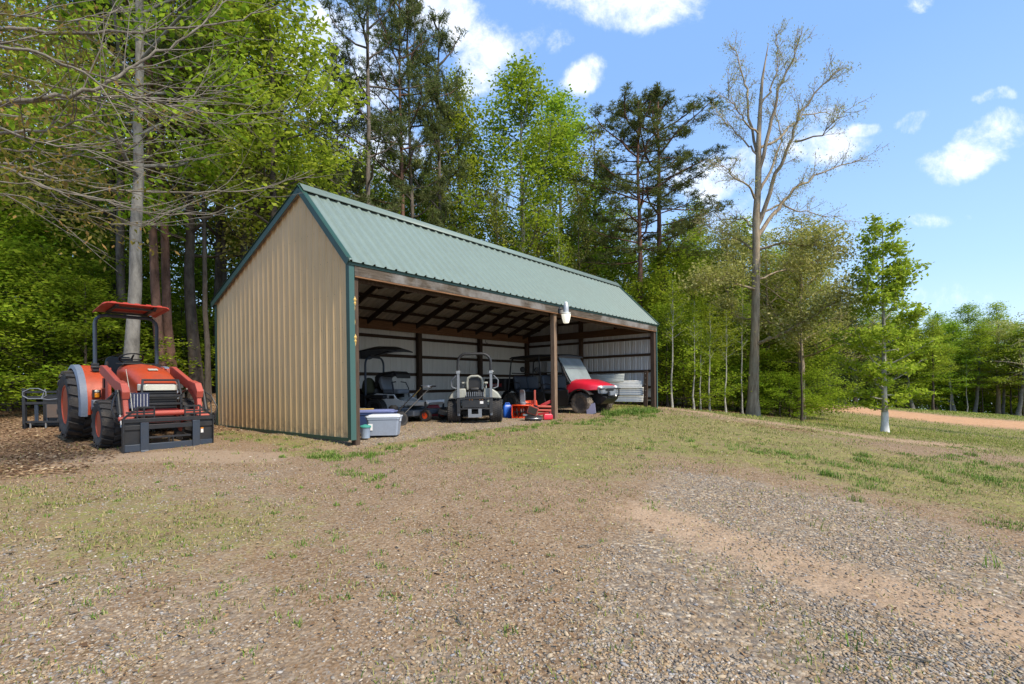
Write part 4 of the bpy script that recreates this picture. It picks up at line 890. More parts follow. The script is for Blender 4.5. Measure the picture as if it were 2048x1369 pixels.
# --- hero oak, sparse early leaves
def oak():
    o = empty('oak_tree', label='big oak with pale bark and nearly bare spreading limbs right of the shed', cat='tree'); px, Y = 1507, 24.0; X = (px - CX) / FPX * Y; g0 = g1(X, Y); o.location = (X, Y, g0)
    t = Tree(21); n = 16; q = [(1507, 838), (1507, 800), (1510, 700), (1512, 600), (1513, 500), (1512, 440), (1516, 380), (1517, 330), (1517, 280), (1521, 200), (1524, 160), (1530, 125), (1536, 90)]
    def L(px, py, dy=0): p = at(px, py, Y + dy); return np.array([p.x - X, p.y - Y, p.z - g0])
    T = np.array([L(*a) for a in q]); T[0, 2] = -.2; rad = np.array([.38, .26, .20, .18, .17, .165, .14, .14, .11, .08, .06, .035, .015]); t.tube(T, rad, 12)
    limbs = [([(1512, 480), (1540, 440), (1570, 400), (1600, 370), (1660, 340), (1720, 320)], .11, 1), ([(1514, 455), (1536, 400), (1556, 340), (1580, 290), (1590, 240), (1640, 180), (1665, 150)], .12, -1.5),
             ([(1516, 390), (1545, 330), (1563, 280), (1545, 215)], .08, 2), ([(1517, 345), (1540, 250), (1560, 180), (1583, 120), (1595, 80)], .10, -1), ([(1517, 330), (1500, 250), (1492, 180), (1480, 130), (1468, 100)], .08, 1.5),
             ([(1517, 270), (1490, 245), (1470, 220), (1452, 170)], .05, -2), ([(1513, 310), (1490, 285), (1462, 255), (1440, 235)], .05, 1), ([(1513, 400), (1500, 375), (1465, 355), (1440, 330)], .06, -1.5), ([(1512, 500), (1492, 490), (1460, 470), (1410, 450)], .07, 1),
             ([(1512, 460), (1492, 440), (1455, 438), (1400, 460)], .05, 2.5), ([(1514, 500), (1560, 488), (1620, 492), (1680, 500)], .07, -2), ([(1512, 560), (1560, 540), (1600, 535), (1640, 520)], .05, 1), ([(1512, 580), (1480, 570), (1440, 560), (1400, 575)], .06, -2),
             ([(1512, 690), (1545, 680), (1590, 655), (1640, 625), (1690, 590)], .09, -2.5), ([(1512, 640), (1480, 635), (1450, 615)], .05, 1.5), ([(1514, 430), (1560, 410), (1600, 425), (1690, 440)], .06, 2), ([(1516, 300), (1560, 275), (1610, 230), (1670, 230)], .07, 2.2), ([(1520, 215), (1548, 170), (1555, 120), (1550, 75)], .05, .5), ([(1590, 285), (1640, 275), (1690, 225)], .05, -2)]
    for pts, r, dy in limbs:
        m = len(pts); P = np.array([L(a, b_, dy * i / (m - 1) * 1.2) for i, (a, b_) in enumerate(pts)])
        s_ = np.linspace(0, m - 1, m * 3); P = np.stack([np.interp(s_, np.arange(m), P[:, a]) for a in range(3)], -1); P[1:] += t.r.randn(len(P) - 1, 3) * .05
        t.tube(P, r * np.linspace(1, .18, len(P)), 6); t.anch(P[-4:], P[-1] - P[-2])
        for j in range(4, len(P)):
            for _ in range(3):
                d = P[j] - P[j - 1]; d /= np.linalg.norm(d); e = t.r.randn(3); e -= d * (e @ d); e /= np.linalg.norm(e); t.limb(P[j], d * .75 + e * .7 + np.array([0, 0, .25]), .35 + .85 * t.r.rand(), .016, 4, 4, .06, .16, 0, .55, .7, 1 if t.r.rand() < .45 else 0, 3, 3, 1, .007)
    h0 = np.array(t.an)[:, 2]; up = t.leaves(2, .14, .05, 1, thin=.9, droop=.12, aspect=.3)
    t2 = Tree(22); t2.an = [a for a in t.an if a[2] < 9.0]; V2, F2 = t2.leaves(7, .32, .065, .8, thin=.95)
    np_mesh('trunk', np.concatenate(t.tv), np.concatenate(t.tf), BK['oak'], o, True); V = np.concatenate([up[0], V2]); F = np.concatenate([up[1], F2 + len(up[0])]); np_mesh('crown', V, F, LF['catkin'], o)
oak()
# --- white-trunked young tree in the field
def young():
    Y = 20.5; px = 1770; X = (px - CX) / FPX * Y; g0 = g1(X, Y); o = empty('young_tree', (X, Y, g0), 0, 'young bright green tree with a whitewashed trunk foot standing in the field', 'tree')
    H = EYE + (hor(px) - 447) / FPX * Y - g0; t = Tree(31); t.trunk(H, .125, .03, top=.1, flare=1.3); az = 0
    for i in range(46):
        h = .12 + .86 * i / 46; az += 2.4 + t.r.randn() * .3; f = (h - .1) / .9; w = (2.3 if h < .6 else 2.0 * (1.4 - f)) * (.6 + .5 * t.r.rand()); w = min(w, .6 + 8 * (h - .10)) + .1
        p, rr = t.tp(min(h, .98)); t.limb(p, dirv(az, .45 if h > .5 else .15), w, rr * .35, 6, 6, .08, .12, 0, .45, .8, 1, 3, flat=.3)
    lv = t.leaves(9, .15, .075, .4, thin=.8); t.build('y', 'pale', lv, 'yellow', o)
    b = MB(); p0 = t.T; b.tube([(0, 0, -.1), (0, 0, .03), (p0[1][0] * .3, p0[1][1] * .3, .35), (p0[1][0], p0[1][1], .82)], [.20, .17, .135, .128], 14, cap=False); b.build('whitewash', BK['white'], o)
young()
# --- right edge: leaning branchy tree outside the frame
def edge():
    Y = 26; o = empty('field_oak', label='sparse leaning tree with drooping twigs at the right edge of the field', cat='tree'); X = (2130 - CX) / FPX * Y; g0 = g1(X, Y); o.location = (X, Y, g0); t = Tree(41); t.trunk(11, .22, .03)
    for i in range(26):
        h = .28 + .7 * i / 26; p, rr = t.tp(h); t.limb(p, dirv(i * 2.4, .15 + .5 * (h - .28)), 3.6 * (1.15 - h), rr * .4, 7, 6, 0, .16, .06, .45, .8, 1, 3)
    t.build('e', 'oak', t.leaves(4, .16, .055, .8, thin=.5, droop=.1), 'catkin', o)
edge()
# --- overhanging beech, trunk outside the left of the frame
def beech():
    bx, by = -9.3, 5.6; g0 = g1(bx, by); o = empty('beech_tree', (bx, by, g0), 0, 'grey-twigged beech overhanging from the left with long sweeping branches', 'tree')
    t = Tree(51); t.trunk(13, .30, .02, lean=(.03, 0)); base = np.array([bx, by, g0])
    def Wp(px, py, Y): p = at(px, py, Y); return np.array([p.x, p.y, p.z]) - base
    br = [([(0, 206, 5.2), (88, 199, 5.3), (206, 181, 5.5), (245, 151, 5.6), (298, 120, 5.7), (386, 72, 5.9), (438, 26, 6.1), (470, -20, 6.2)], .030), ([(0, 270, 5.4), (88, 265, 5.5), (158, 245, 5.5), (193, 224, 5.6), (245, 171, 5.6)], .024),
          ([(0, 53, 5.6), (66, 66, 5.7), (219, 70, 5.9), (350, 61, 6.1), (482, 44, 6.3), (565, 9, 6.5)], .03), ([(0, 80, 6.2), (88, 110, 6.3), (175, 145, 6.4), (245, 171, 6.5), (350, 176, 6.7), (438, 180, 6.9), (590, 140, 7.2)], .022),
          ([(0, 82, 5.0), (130, 127, 5.2), (245, 193, 5.4), (330, 206, 5.6), (395, 198, 5.7), (440, 180, 5.8)], .020), ([(0, 298, 5.6), (88, 307, 5.7), (175, 313, 5.8), (272, 329, 6), (350, 327, 6.2), (440, 308, 6.4)], .018),
          ([(0, 320, 6.2), (88, 351, 6.3), (175, 373, 6.5), (307, 386, 6.8), (440, 388, 7.1), (548, 373, 7.4), (632, 346, 7.6)], .022), ([(0, 328, 5.4), (66, 364, 5.5), (175, 395, 5.7), (245, 412, 5.9), (330, 432, 6.1), (416, 432, 6.3), (482, 407, 6.5)], .020),
          ([(0, 254, 5.0), (66, 280, 5.1), (153, 302, 5.3), (241, 307, 5.5), (330, 272, 5.7)], .016), ([(197, 188, 5.5), (307, 202, 5.8), (416, 228, 6.1), (526, 232, 6.4), (614, 223, 6.6)], .016), ([(0, 381, 5.4), (130, 420, 5.6), (263, 458, 5.9), (307, 447, 6)], .012),
          ([(0, 26, 5.3), (110, 48, 5.5), (219, 35, 5.7), (281, 9, 5.9)], .014), ([(0, -40, 5.6), (200, -20, 5.9), (420, -60, 6.3)], .03), ([(0, 140, 6.6), (160, 190, 6.8), (300, 230, 7.1), (420, 250, 7.4), (520, 245, 7.7)], .018), ([(0, 350, 4.6), (120, 385, 4.8), (230, 400, 5.0)], .012)]
    for pts, r in br:
        P = [Wp(*q) for q in pts]; r0 = r; z = P[0][2]; P = [np.array([0.05 * z * .3, 0, max(z - .9, .4)]), (P[0] * .5 + np.array([0, 0, z * .5 - .25]))] + P; m = len(P); s_ = np.linspace(0, m - 1, m * 4); P = np.array(P)
        P = np.stack([np.interp(s_, np.arange(m), P[:, a]) for a in range(3)], -1)
        for _ in range(3): P[1:-1] = P[1:-1] * .5 + (P[:-2] + P[2:]) * .25
        P[1:] += t.r.randn(len(P) - 1, 3) * .012
        t.tube(P, r * .75 * np.linspace(1.35, .22, len(P)), 7); t.anch(P[-2:], P[-1] - P[-2])
        for j in range(7, len(P)):
            for _ in range(1):
                if t.r.rand() < .35: continue
                d = P[j] - P[j - 1]; d /= np.linalg.norm(d); e = t.r.randn(3) * np.array([1, 1, .55]); e -= d * (e @ d); e /= np.linalg.norm(e)
                t.limb(P[j], d * .9 + e * .55, .35 + .9 * t.r.rand(), .008 * (1.3 - j / len(P)) + .002, 5, 3, .03, .10, 0, .45, .55, 0, 2, 3, .5, .0016)
    nb = len(t.an); t3 = Tree(52); t3.tv = t.tv; t3.tf = t.tf; t3.n = t.n; t3.T = t.T; t3.Tr = t.Tr; t3.H = t.H; A0 = list(t.an)
    for i in range(26):      # upper crown, above the picture
        h = .50 + .5 * i / 26; p, rr = t3.tp(min(h, .98)); t3.limb(p, dirv(-.9 + i * 2.4, .25 + .5 * h), 4.6 * (1.25 - h), rr * .3, 7, 5, .02, .1, 0, .45, .8, 1, 3)
    l2 = t3.leaves(5, .25, .07, .6)
    t4 = Tree(53); t4.an = [a for a in A0 if (a[2] > 2.5 and a[0] < 4.6)]; l1 = t4.leaves(6, .12, .034, .6, thin=.8, droop=.03, aspect=.4)
    np_mesh('trunk', np.concatenate(t3.tv), np.concatenate(t3.tf), BK['twig'], o, True); np_mesh('crown', np.concatenate([l1[0], l2[0]]), np.concatenate([l1[1], l2[1] + len(l1[0])]), LF['beech'], o)
beech()
# --- far-off wood that reads as one mass
def mass():
    rs = np.random.RandomState(9); V = []; 
    def slab(x0, x1, ya, yb, h0, h1, n, dz=0):
        X = x0 + (x1 - x0) * rs.rand(n); Y = ya + (yb - ya) * rs.rand(n); g = G(X, Y); top = h0 + (h1 - h0) * fb(X, Y, .13); Z = g + top * rs.rand(n) ** .9; return np.stack([X, Y, Z], -1)
    P = np.concatenate([slab(-75, -12, 46, 60, 5, 9, 16000), slab(-60, -26, 14, 46, 4, 8, 10000), slab(-14, 8, 48, 58, 5, 9, 11000), slab(6, 34, 58, 70, 6, 11, 18000), slab(30, 125, 92, 108, 8, 15, 50000)])
    n = len(P); N = rs.randn(n, 3); N /= np.linalg.norm(N, axis=1)[:, None]; U = np.cross(N, rs.randn(n, 3)); U /= np.linalg.norm(U, axis=1)[:, None]; W_ = np.cross(N, U); L = (.16 + .22 * rs.rand(n))[:, None]
    V = np.stack([P - U * L, P + W_ * L * .6, P + U * L, P - W_ * L * .6], 1).reshape(-1, 3); b = np.arange(n) * 4
    o = np_mesh('distant_woodland', V, np.stack([b, b + 1, b + 2, b + 3], -1), LF['deep']); tag(o, 'dense green depths of the forest behind all the single trees', 'woodland', kind='stuff')
mass()
# ------------------------------------------------------------------ machines
def wheel(parent, c, r, w, rim_r, tyre_m, rim_m, kind='lug', n=22, dish=-1, name='wheel'):
    """wheel turning about y; dish = side (y sign) the rim face looks to"""
    e = empty(name, c, parent=parent); b = MB(); h = w / 2; rr = r * (.955 if kind != 'smooth' else 1)
    b.lathe([(rim_r, -h * .78), (rim_r + (r - rim_r) * .25, -h * .98), (rr * .90, -h), (rr * .975, -h * .86), (rr, -h * .5), (rr, h * .5), (rr * .975, h * .86), (rr * .90, h), (rim_r + (r - rim_r) * .25, h * .98), (rim_r, h * .78)], (0, 0, 0), 'y', 40)
    if kind == 'lug':
        for i in range(n):
            for sg in (-1, 1):
                a0 = 2 * math.pi * (i + (.5 if sg > 0 else 0)) / n; pts = []
                for k in range(4):
                    f = k / 3; y = sg * h * (.02 + 1.0 * f); a = a0 + f * .55 * 2.2 / (n ** .5) * .45; rad = r * (1 - .03 * f * f); pts.append((a, y, rad))
                for (a1, y1, r1), (a2, y2, r2) in zip(pts[:-1], pts[1:]):
                    da = 2 * math.pi / n * .24; V = []
                    for (a, y, q) in ((a1, y1, r1), (a2, y2, r2)):
                        for s_ in (-1, 1):
                            for rq in (q * .93, q + r * .02): V.append((rq * math.cos(a + s_ * da), y, rq * math.sin(a + s_ * da)))
                    b.add(V, [(0, 1, 3, 2), (4, 6, 7, 5), (0, 4, 5, 1), (2, 3, 7, 6), (1, 5, 7, 3), (0, 2, 6, 4)])
    elif kind in ('turf', 'atv'):
        rows = 5 if kind == 'turf' else 4
        for i in range(n):
            for k in range(rows):
                a = 2 * math.pi * (i + .5 * (k % 2)) / n; y = (k - (rows - 1) / 2) / rows * w * .98; da = math.pi / n * .55; dy = w / rows * .33; V = []
                for yy in (y - dy, y + dy):
                    for s_ in (-1, 1):
                        for rq in (r * .94, r * (1.0 if abs(y) < w * .3 else .985)): V.append((rq * math.cos(a + s_ * da), yy, rq * math.sin(a + s_ * da)))
                b.add(V, [(0, 1, 3, 2), (4, 6, 7, 5), (0, 4, 5, 1), (2, 3, 7, 6), (1, 5, 7, 3), (0, 2, 6, 4)])
    b.build('tyre', MT[tyre_m], e, smooth=32)
    b = MB(); d = dish; b.lathe([(rim_r * 1.02, d * h * .8), (rim_r * 1.04, d * h * .86), (rim_r * .97, d * h * .86), (rim_r * .9, d * h * .55), (rim_r * .86, d * h * .12), (rim_r * .45, d * h * .10), (rim_r * .40, d * h * .30), (rim_r * .22, d * h * .32), (rim_r * .20, d * h * .5), (.002, d * h * .52)], (0, 0, 0), 'y', 32)
    b.lathe([(rim_r * 1.0, -d * h * .8), (rim_r * .9, -d * h * .6), (.03, -d * h * .5)], (0, 0, 0), 'y', 24)
    for k in range(5): a = 2 * math.pi * k / 5; b.cyl((rim_r * .31 * math.cos(a), d * h * .28, rim_r * .31 * math.sin(a)), (rim_r * .31 * math.cos(a), d * h * .38, rim_r * .31 * math.sin(a)), rim_r * .045, 6)
    b.build('rim', MT[rim_m], e); return e
def ring(x, pts): return [(x, y, z) for y, z in pts]
def hoodring(x, w, z0, z1, r=.12, n=6, sh_=.0):
    """arch section: flat bottom, rounded shoulders"""
    P = [(-w, z0)]
    for i in range(n + 1): a = math.pi - math.pi / 2 * i / n; P.append((-w + r + r * math.cos(a), z1 - r + r * math.sin(a) + 0))
    P.append((0, z1 + sh_))
    for i in range(n + 1): a = math.pi / 2 - math.pi / 2 * i / n; P.append((w - r + r * math.cos(a), z1 - r + r * math.sin(a)))
    P.append((w, z0)); return ring(x, P)
def tractor():
    T = empty('tractor', (-6.59, 9.07, 0), R(-39.7), 'orange compact tractor with canopy, front loader and pallet fork frame, parked left of the shed', 'tractor')
    T.rotation_euler = (0, R(2.6), R(-39.7)); T.location.z = surf(np.array([-6.9]), np.array([8.7]))[0] + .0
    for sg in (-1, 1):
        wheel(T, (0, sg * .60, .40), .41, .32, .215, 'rubber', 'orange', 'lug', 16, sg); wheel(T, (-1.85, sg * .70, .63), .65, .44, .36, 'rubber', 'orange', 'lug', 19, sg)
    b = MB(); b.box(-2.1, .35, -.17, .17, .42, .78); b.box(-2.2, -1.5, -.3, .3, .45, .85); b.bar((0, -.48, .40), (0, .48, .40), .12, .14); b.bar((-1.88, -.5, .63), (-1.88, .5, .63), .2, .2); b.box(.3, .58, -.2, .2, .42, .62); b.build('chassis', MT['blacksteel'], T, bevel=.01)
    b = MB(); b.loft([hoodring(-.92, .29, .98, 1.43, .16, sh_=.02), hoodring(-.5, .32, .95, 1.42, .17, sh_=.02), hoodring(0, .325, .92, 1.36, .17, sh_=.02), hoodring(.3, .315, .94, 1.26, .15, sh_=.02), hoodring(.47, .29, .98, 1.15, .1, sh_=.01), hoodring(.54, .25, 1.04, 1.12, .04)])
    hood = b.build('hood', MT['orange'], T, smooth=45)
    b = MB(); b.box(.12, .20, -.07, .07, 1.34, 1.352, rot=(0, .25, 0)); b.build('emblem', MT['lens'], hood)
    b = MB(); b.box(-.95, -.55, -.30, .30, 1.435, 1.447, rot=(0, .02, 0)); b.build('rear_vent', MT['blacksteel'], hood, bevel=.004)
    for sg in (-1, 1): b = MB(); b.box(-.85, .42, sg * .29 - .012, sg * .29 + .012, .66, .97); b.build('side_panel', MT['orange'], T, bevel=.01)
    b = MB(); b.box(.40, .56, -.30, .30, .54, .66); b.build('front_skirt', MT['darkred'], T, bevel=.015)
    b = MB(); b.loft([ring(.44, [(-.30, .98), (-.30, 1.09), (-.26, 1.12), (.26, 1.12), (.30, 1.09), (.30, .98)]), ring(.53, [(-.27, .985), (-.27, 1.08), (-.24, 1.105), (.24, 1.105), (.27, 1.08), (.27, .985)]), ring(.575, [(-.22, .99), (-.22, 1.07), (-.19, 1.09), (.19, 1.09), (.22, 1.07), (.22, .99)])]); b.build('headlight', MT['lens'], T, bevel=.006)
    b = MB(); b.box(.46, .53, -.27, .27, .66, .975); g = b.build('grille', MT['black'], T, bevel=.01)
    for z in (.70, .75, .80, .85, .90, .95): b = MB(); b.box(.525, .55, -.25, .25, z - .008, z + .008); b.build('slat', MT['blacksteel'], g)
    b = MB()
    for z in (.60, .76, .90): b.bar((.66, -.31, z), (.66, .31, z), .03, .04)
    for sg in (-1, 1): b.bar((.66, sg * .29, .52), (.66, sg * .29, .92), .035, .03, up=(1, 0, 0)); b.bar((.66, sg * .29, .92), (.60, sg * .26, 1.17), .03, .03, up=(1, 0, 0)); b.bar((.50, sg * .28, .58), (.66, sg * .29, .58), .03, .04)
    b.bar((.60, -.275, 1.17), (.60, .275, 1.17), .03, .035); b.build('grille_guard', MT['blacksteel'], T, bevel=.004)
    # platform, dash, steering, seat
    b = MB(); b.box(-1.5, -.75, -.55, .55, .60, .65); b.build('platform', MT['blacksteel'], T, bevel=.01)
    b = MB(); b.loft([hoodring(-.94, .20, .65, 1.46, .1), hoodring(-1.12, .16, .65, 1.50, .08)]); b.build('dash', MT['black'], T)
    sw = MB(); sw.tube([(math.cos(a) * .19, math.sin(a) * .19, 0) for a in [i * math.pi / 12 for i in range(25)]], .014, 8, False); sw.bar((-.18, 0, -.02), (.18, 0, -.02), .03, .01); sw.bar((0, -.18, -.02), (0, .18, -.02), .03, .01); sw.tube([(0, 0, -.02), (0, 0, -.22)], .02)
    s_ = sw.build('steering_wheel', MT['black'], T); s_.location = (-1.2, 0, 1.55); s_.rotation_euler = (0, R(-28), 0)
    b = MB(); b.box(-1.95, -1.5, -.24, .24, .98, 1.1); b.build('seat', MT['seat'], T, bevel=.04)
    b = MB(); b.loft([[(-1.95 - .1 * f, y * w_, 1.08 + f * .5 + q) for (y, q) in ((-1, 0), (1, 0))] + [(-2.04 - .1 * f, y * w_, 1.08 + f * .5) for y in (1, -1)] for f, w_ in ((0, .23), (.5, .26), (.9, .22), (1, .16))]); b.build('backrest', MT['black'], T, bevel=.02)
    for sg in (-1, 1):
        b = MB(); secs = []
        for i in range(15):
            a = R(-12 + 150 * i / 14); secs.append([(-1.88 + q * math.cos(a), sg * y, .63 + q * math.sin(a)) for (q, y) in ((.74, .36), (.76, .36), (.76, .68), (.74, .68))])
        b.loft(secs)
        # inner wall of the fender
        for i in range(14):
            a0 = R(-12 + 150 * i / 14); a1 = R(-12 + 150 * (i + 1) / 14); V = [(-1.88 + q * math.cos(a), sg * y, .63 + q * math.sin(a)) for a in (a0, a1) for q in (.42, .76) for y in (.36, .38)]
            b.add(V, [(0, 1, 3, 2), (4, 6, 7, 5), (0, 4, 5, 1), (2, 3, 7, 6), (1, 5, 7, 3), (0, 2, 6, 4)])
        f = b.build('fender', MT['orange'], T, smooth=40)
        b = MB(); secs = []
        for i in range(15):
            a = R(-14 + 154 * i / 14); secs.append([(-1.88 + q * math.cos(a), sg * y, .63 + q * math.sin(a)) for (q, y) in ((.735, .68), (.775, .68), (.77, .78), (.70, .80), (.695, .785))])
        b.loft(secs); b.build('fender_rim', MT['fender'], f, smooth=50)
        b = MB(); b.box(-1.12, -1.05, sg * .56 - .06, sg * .56 + .06, .80, .94); b.build('indicator_bracket', MT['blacksteel'], f)
        b = MB(); b.box(-1.05, -1.02, sg * .56 - .035, sg * .56 + .035, .80, .885); b.build('indicator', MT['amber'], f, bevel=.008)
        b = MB(); b.box(-1.05, -1.02, sg * .56 - .035, sg * .56 + .035, .895, .94); b.build('marker_lamp', MT['lens'], f, bevel=.008)
        b = MB(); b.box(-1.02, -.85, sg * .56 - .09, sg * .56 + .07, .58, .76); b.build('step_box', MT['grey'], T, bevel=.01)
    # roll bar and canopy
    b = MB(); p = [(-1.5, -.50, .9), (-1.5, -.50, 2.2)] + [(-1.5, -.50 + .16 * (1 - math.cos(R(a))), 2.2 + .17 * math.sin(R(a))) for a in (30, 60, 90)] + [(-1.5, .34 - .0, 2.37)] + [(-1.5, .50 - .16 * (1 - math.cos(R(a))), 2.2 + .17 * math.sin(R(a))) for a in (60, 30)] + [(-1.5, .50, 2.2), (-1.5, .50, .9)]
    b.tube(p, .033, 8); b.build('roll_bar', MT['bluesteel'], T)
    for sg in (-1, 1): b = MB(); b.box(-1.57, -1.43, sg * .5 - .05, sg * .5 + .05, 1.28, 1.44); b.cyl((-1.42, sg * .5 - .08, 1.36), (-1.42, sg * .5 + .08, 1.36), .018, 8); b.build('hinge_bracket', MT['blacksteel'], T, bevel=.006)
    c = MB(); c.loft([[(x, y, z) for y, z in ((-.46 * w_, -.005), (-.52 * w_, -.035), (-.50 * w_, .0), (-.44 * w_, .014), (.44 * w_, .014), (.50 * w_, 0), (.52 * w_, -.035), (.46 * w_, -.005))] for x, w_ in ((-.45, .97), (-.40, 1), (.40, 1.02), (.47, .99))])
    cn = c.build('canopy', MT['canopyred'], T, smooth=25); cn.location = (-1.22, 0, 2.50); cn.rotation_euler = (0, R(-7), 0)
    for y in (-.36, -.18, 0, .18, .36): b = MB(); b.loft([[(x, y - .05, .012), (x, y - .035, .034), (x, y + .035, .034), (x, y + .05, .012)] for x in (-.42, .44)]); b.build('canopy_rib', MT['canopyred'], cn)
    b = MB(); b.bar((-.35, -.3, -.02), (.4, -.3, -.02), .05, .03); b.bar((-.35, .3, -.02), (.4, .3, -.02), .05, .03); b.bar((-.28, -.34, -.035), (-.28, .34, -.035), .05, .03); b.bar((.25, -.34, -.035), (.25, .34, -.035), .05, .03); b.build('canopy_frame', MT['black'], cn)
    # loader
    for sg in (-1, 1):
        y0, y1 = sg * .50, sg * .575
        b = MB(); b.prism([(-.78, 1.26), (-.72, 1.40), (-.55, 1.40), (.35, 1.16), (.60, 1.10), (.76, .98), (.80, .78), (.86, .60), (1.02, .38), (.98, .30), (.88, .32), (.70, .62), (.62, .80), (.46, .90), (.25, 1.0), (-.55, 1.20)], y0, y1); b.build('loader_arm', MT['salmon'], T, bevel=.012)
        b = MB(); b.prism([(.42, 1.16), (.72, 1.12), (.84, .98), (.80, .86), (.62, .98), (.44, 1.02)], sg * .485, sg * .59); b.build('knee_plate', MT['salmon'], T, bevel=.008)
        b = MB(); b.box(-.78, -.62, sg * .46 - .03, sg * .46 + .03, .45, 1.36); b.bar((-.7, sg * .46, .55), (.1, sg * .40, .55), .05, .12); b.build('loader_upright', MT['salmon'], T, bevel=.01)
        for (pa, pb, pc) in (((.70, sg * .625, 1.0), (.86, sg * .625, .62), (.96, sg * .625, .42)), ((-.6, sg * .50, .75), (.0, sg * .50, .92), (.3, sg * .50, 1.0))):
            b = MB(); b.cyl(pa, pb, .035, 12); cy = b.build('hydraulic_cylinder', MT['black'], T); b = MB(); b.cyl(pb, pc, .018, 10); b.build('piston_rod', MT['steel'], cy)
        b = MB(); b.box(.86, 1.0, sg * .53 - .06, sg * .53 + .06, .30, .48); b.cyl((.9, sg * .45, .55), (.9, sg * .66, .55), .035); b.build('pivot_bracket', MT['salmon'], T, bevel=.01)
        b = MB(); b.tube([(.72, sg * .62, .98), (.86, sg * .70, .90), (.98, sg * .76, .70), (.98, sg * .72, .52), (.93, sg * .64, .46)], .012, 6); b.tube([(.6, sg * .64, .90), (.78, sg * .72, .80), (.9, sg * .70, .58), (.92, sg * .6, .5)], .010, 6); b.build('hose', MT['black'], T)
    b = MB(); b.cyl((.88, -.52, .62), (.88, .52, .62), .045, 16); b.build('cross_tube', MT['salmon'], T)
    b = MB(); b.cyl((.90, -.52, .50), (.90, .52, .50), .03, 14); b.build('cross_tube', MT['red'], T)
    # pallet fork frame
    F = empty('fork_frame', (1.10, 0, 0), parent=T)
    b = MB(); b.box(-.03, .03, -.64, .64, .50, .565); b.build('top_rail', MT['blacksteel'], F, bevel=.005)
    b = MB(); b.box(-.02, .025, -.63, .63, .385, .46); b.build('middle_rail', MT['blacksteel'], F, bevel=.005)
    b = MB(); b.box(-.03, .035, -.63, .63, .035, .15); b.build('lower_rail', MT['bluesteel'], F, bevel=.006)
    b = MB(); b.box(-.03, .02, -.3, .3, .23, .26); b.box(-.02, .02, -.03, -.015, .15, .24); b.box(-.02, .02, .03, .045, .15, .24); b.build('step_bar', MT['blacksteel'], F, bevel=.003)
    for sg in (-1, 1):
        b = MB(); b.box(-.012, .0, sg * .51 - .12, sg * .51 + .12, .02, .52); b.build('face_plate', MT['blacksteel'], F)
        b = MB(); b.box(-.06, .045, sg * .64 - .008, sg * .64 + .008, .01, .57); b.build('end_plate', MT['blacksteel'], F, bevel=.003)
        b = MB(); b.box(.036, .062, sg * .37 - .055, sg * .37 + .055, -.01, .50); b.prism([(.062, -.01), (.30, -.012), (.33, -.005), (.30, .012), (.075, .035), (.062, .06)], sg * .37 - .055, sg * .37 + .055); b.build('fork', MT['bluesteel'], F, bevel=.004)
        b = MB()
        for z in (.61, .66, .74): b.bar((-.02, sg * .22, z), (-.02, sg * (.60 if z < .7 else .42), z), .02, .028)
        for y in (.22, .36, .45): b.bar((-.02, sg * y, .56), (-.02, sg * y, .755), .02, .025, up=(1, 0, 0))
        b.bar((-.02, sg * .42, .755), (-.02, sg * .63, .57), .02, .03); b.build('step_grid', MT['blacksteel'], F, bevel=.002)
    b = MB(); b.box(.001, .004, .455, .495, .27, .36); b.build('warning_sticker', MT['lettering'], F)
    b = MB(); b.box(.001, .006, .455, .495, .335, .36); b.build('sticker_stripe', MT['amber'], F)
    # solar panel, whip, joystick
    b = MB(); b.box(.72, .735, -.53, -.20, .70, .96); sp = b.build('solar_panel', MT['cells'], T, bevel=.003)
    for i in range(7): b = MB(); y = -.50 + .045 * i; b.box(.7355, .738, y - .003, y + .003, .72, .94); b.build('cell_line', MT['lettering'], sp)
    b = MB(); b.tube([(.80, -.44, .55), (.78, -.46, .85), (.74, -.52, 1.35)], [.008, .005, .004], 6); b.cyl((.80, -.44, .50), (.80, -.44, .64), .013, 8); b.build('antenna', MT['lens'], T)
    b = MB(); b.tube([(-1.0, -.42, .9), (-.98, -.43, 1.25), (-.95, -.43, 1.38)], .014, 8); b.lathe([(.001, 1.36), (.025, 1.38), (.03, 1.42), (.02, 1.47), (.001, 1.48)], (-.95, -.43, 0), n=10); b.box(-1.05, -.93, -.48, -.36, .98, 1.16); b.build('control_lever', MT['black'], T)
tractor()

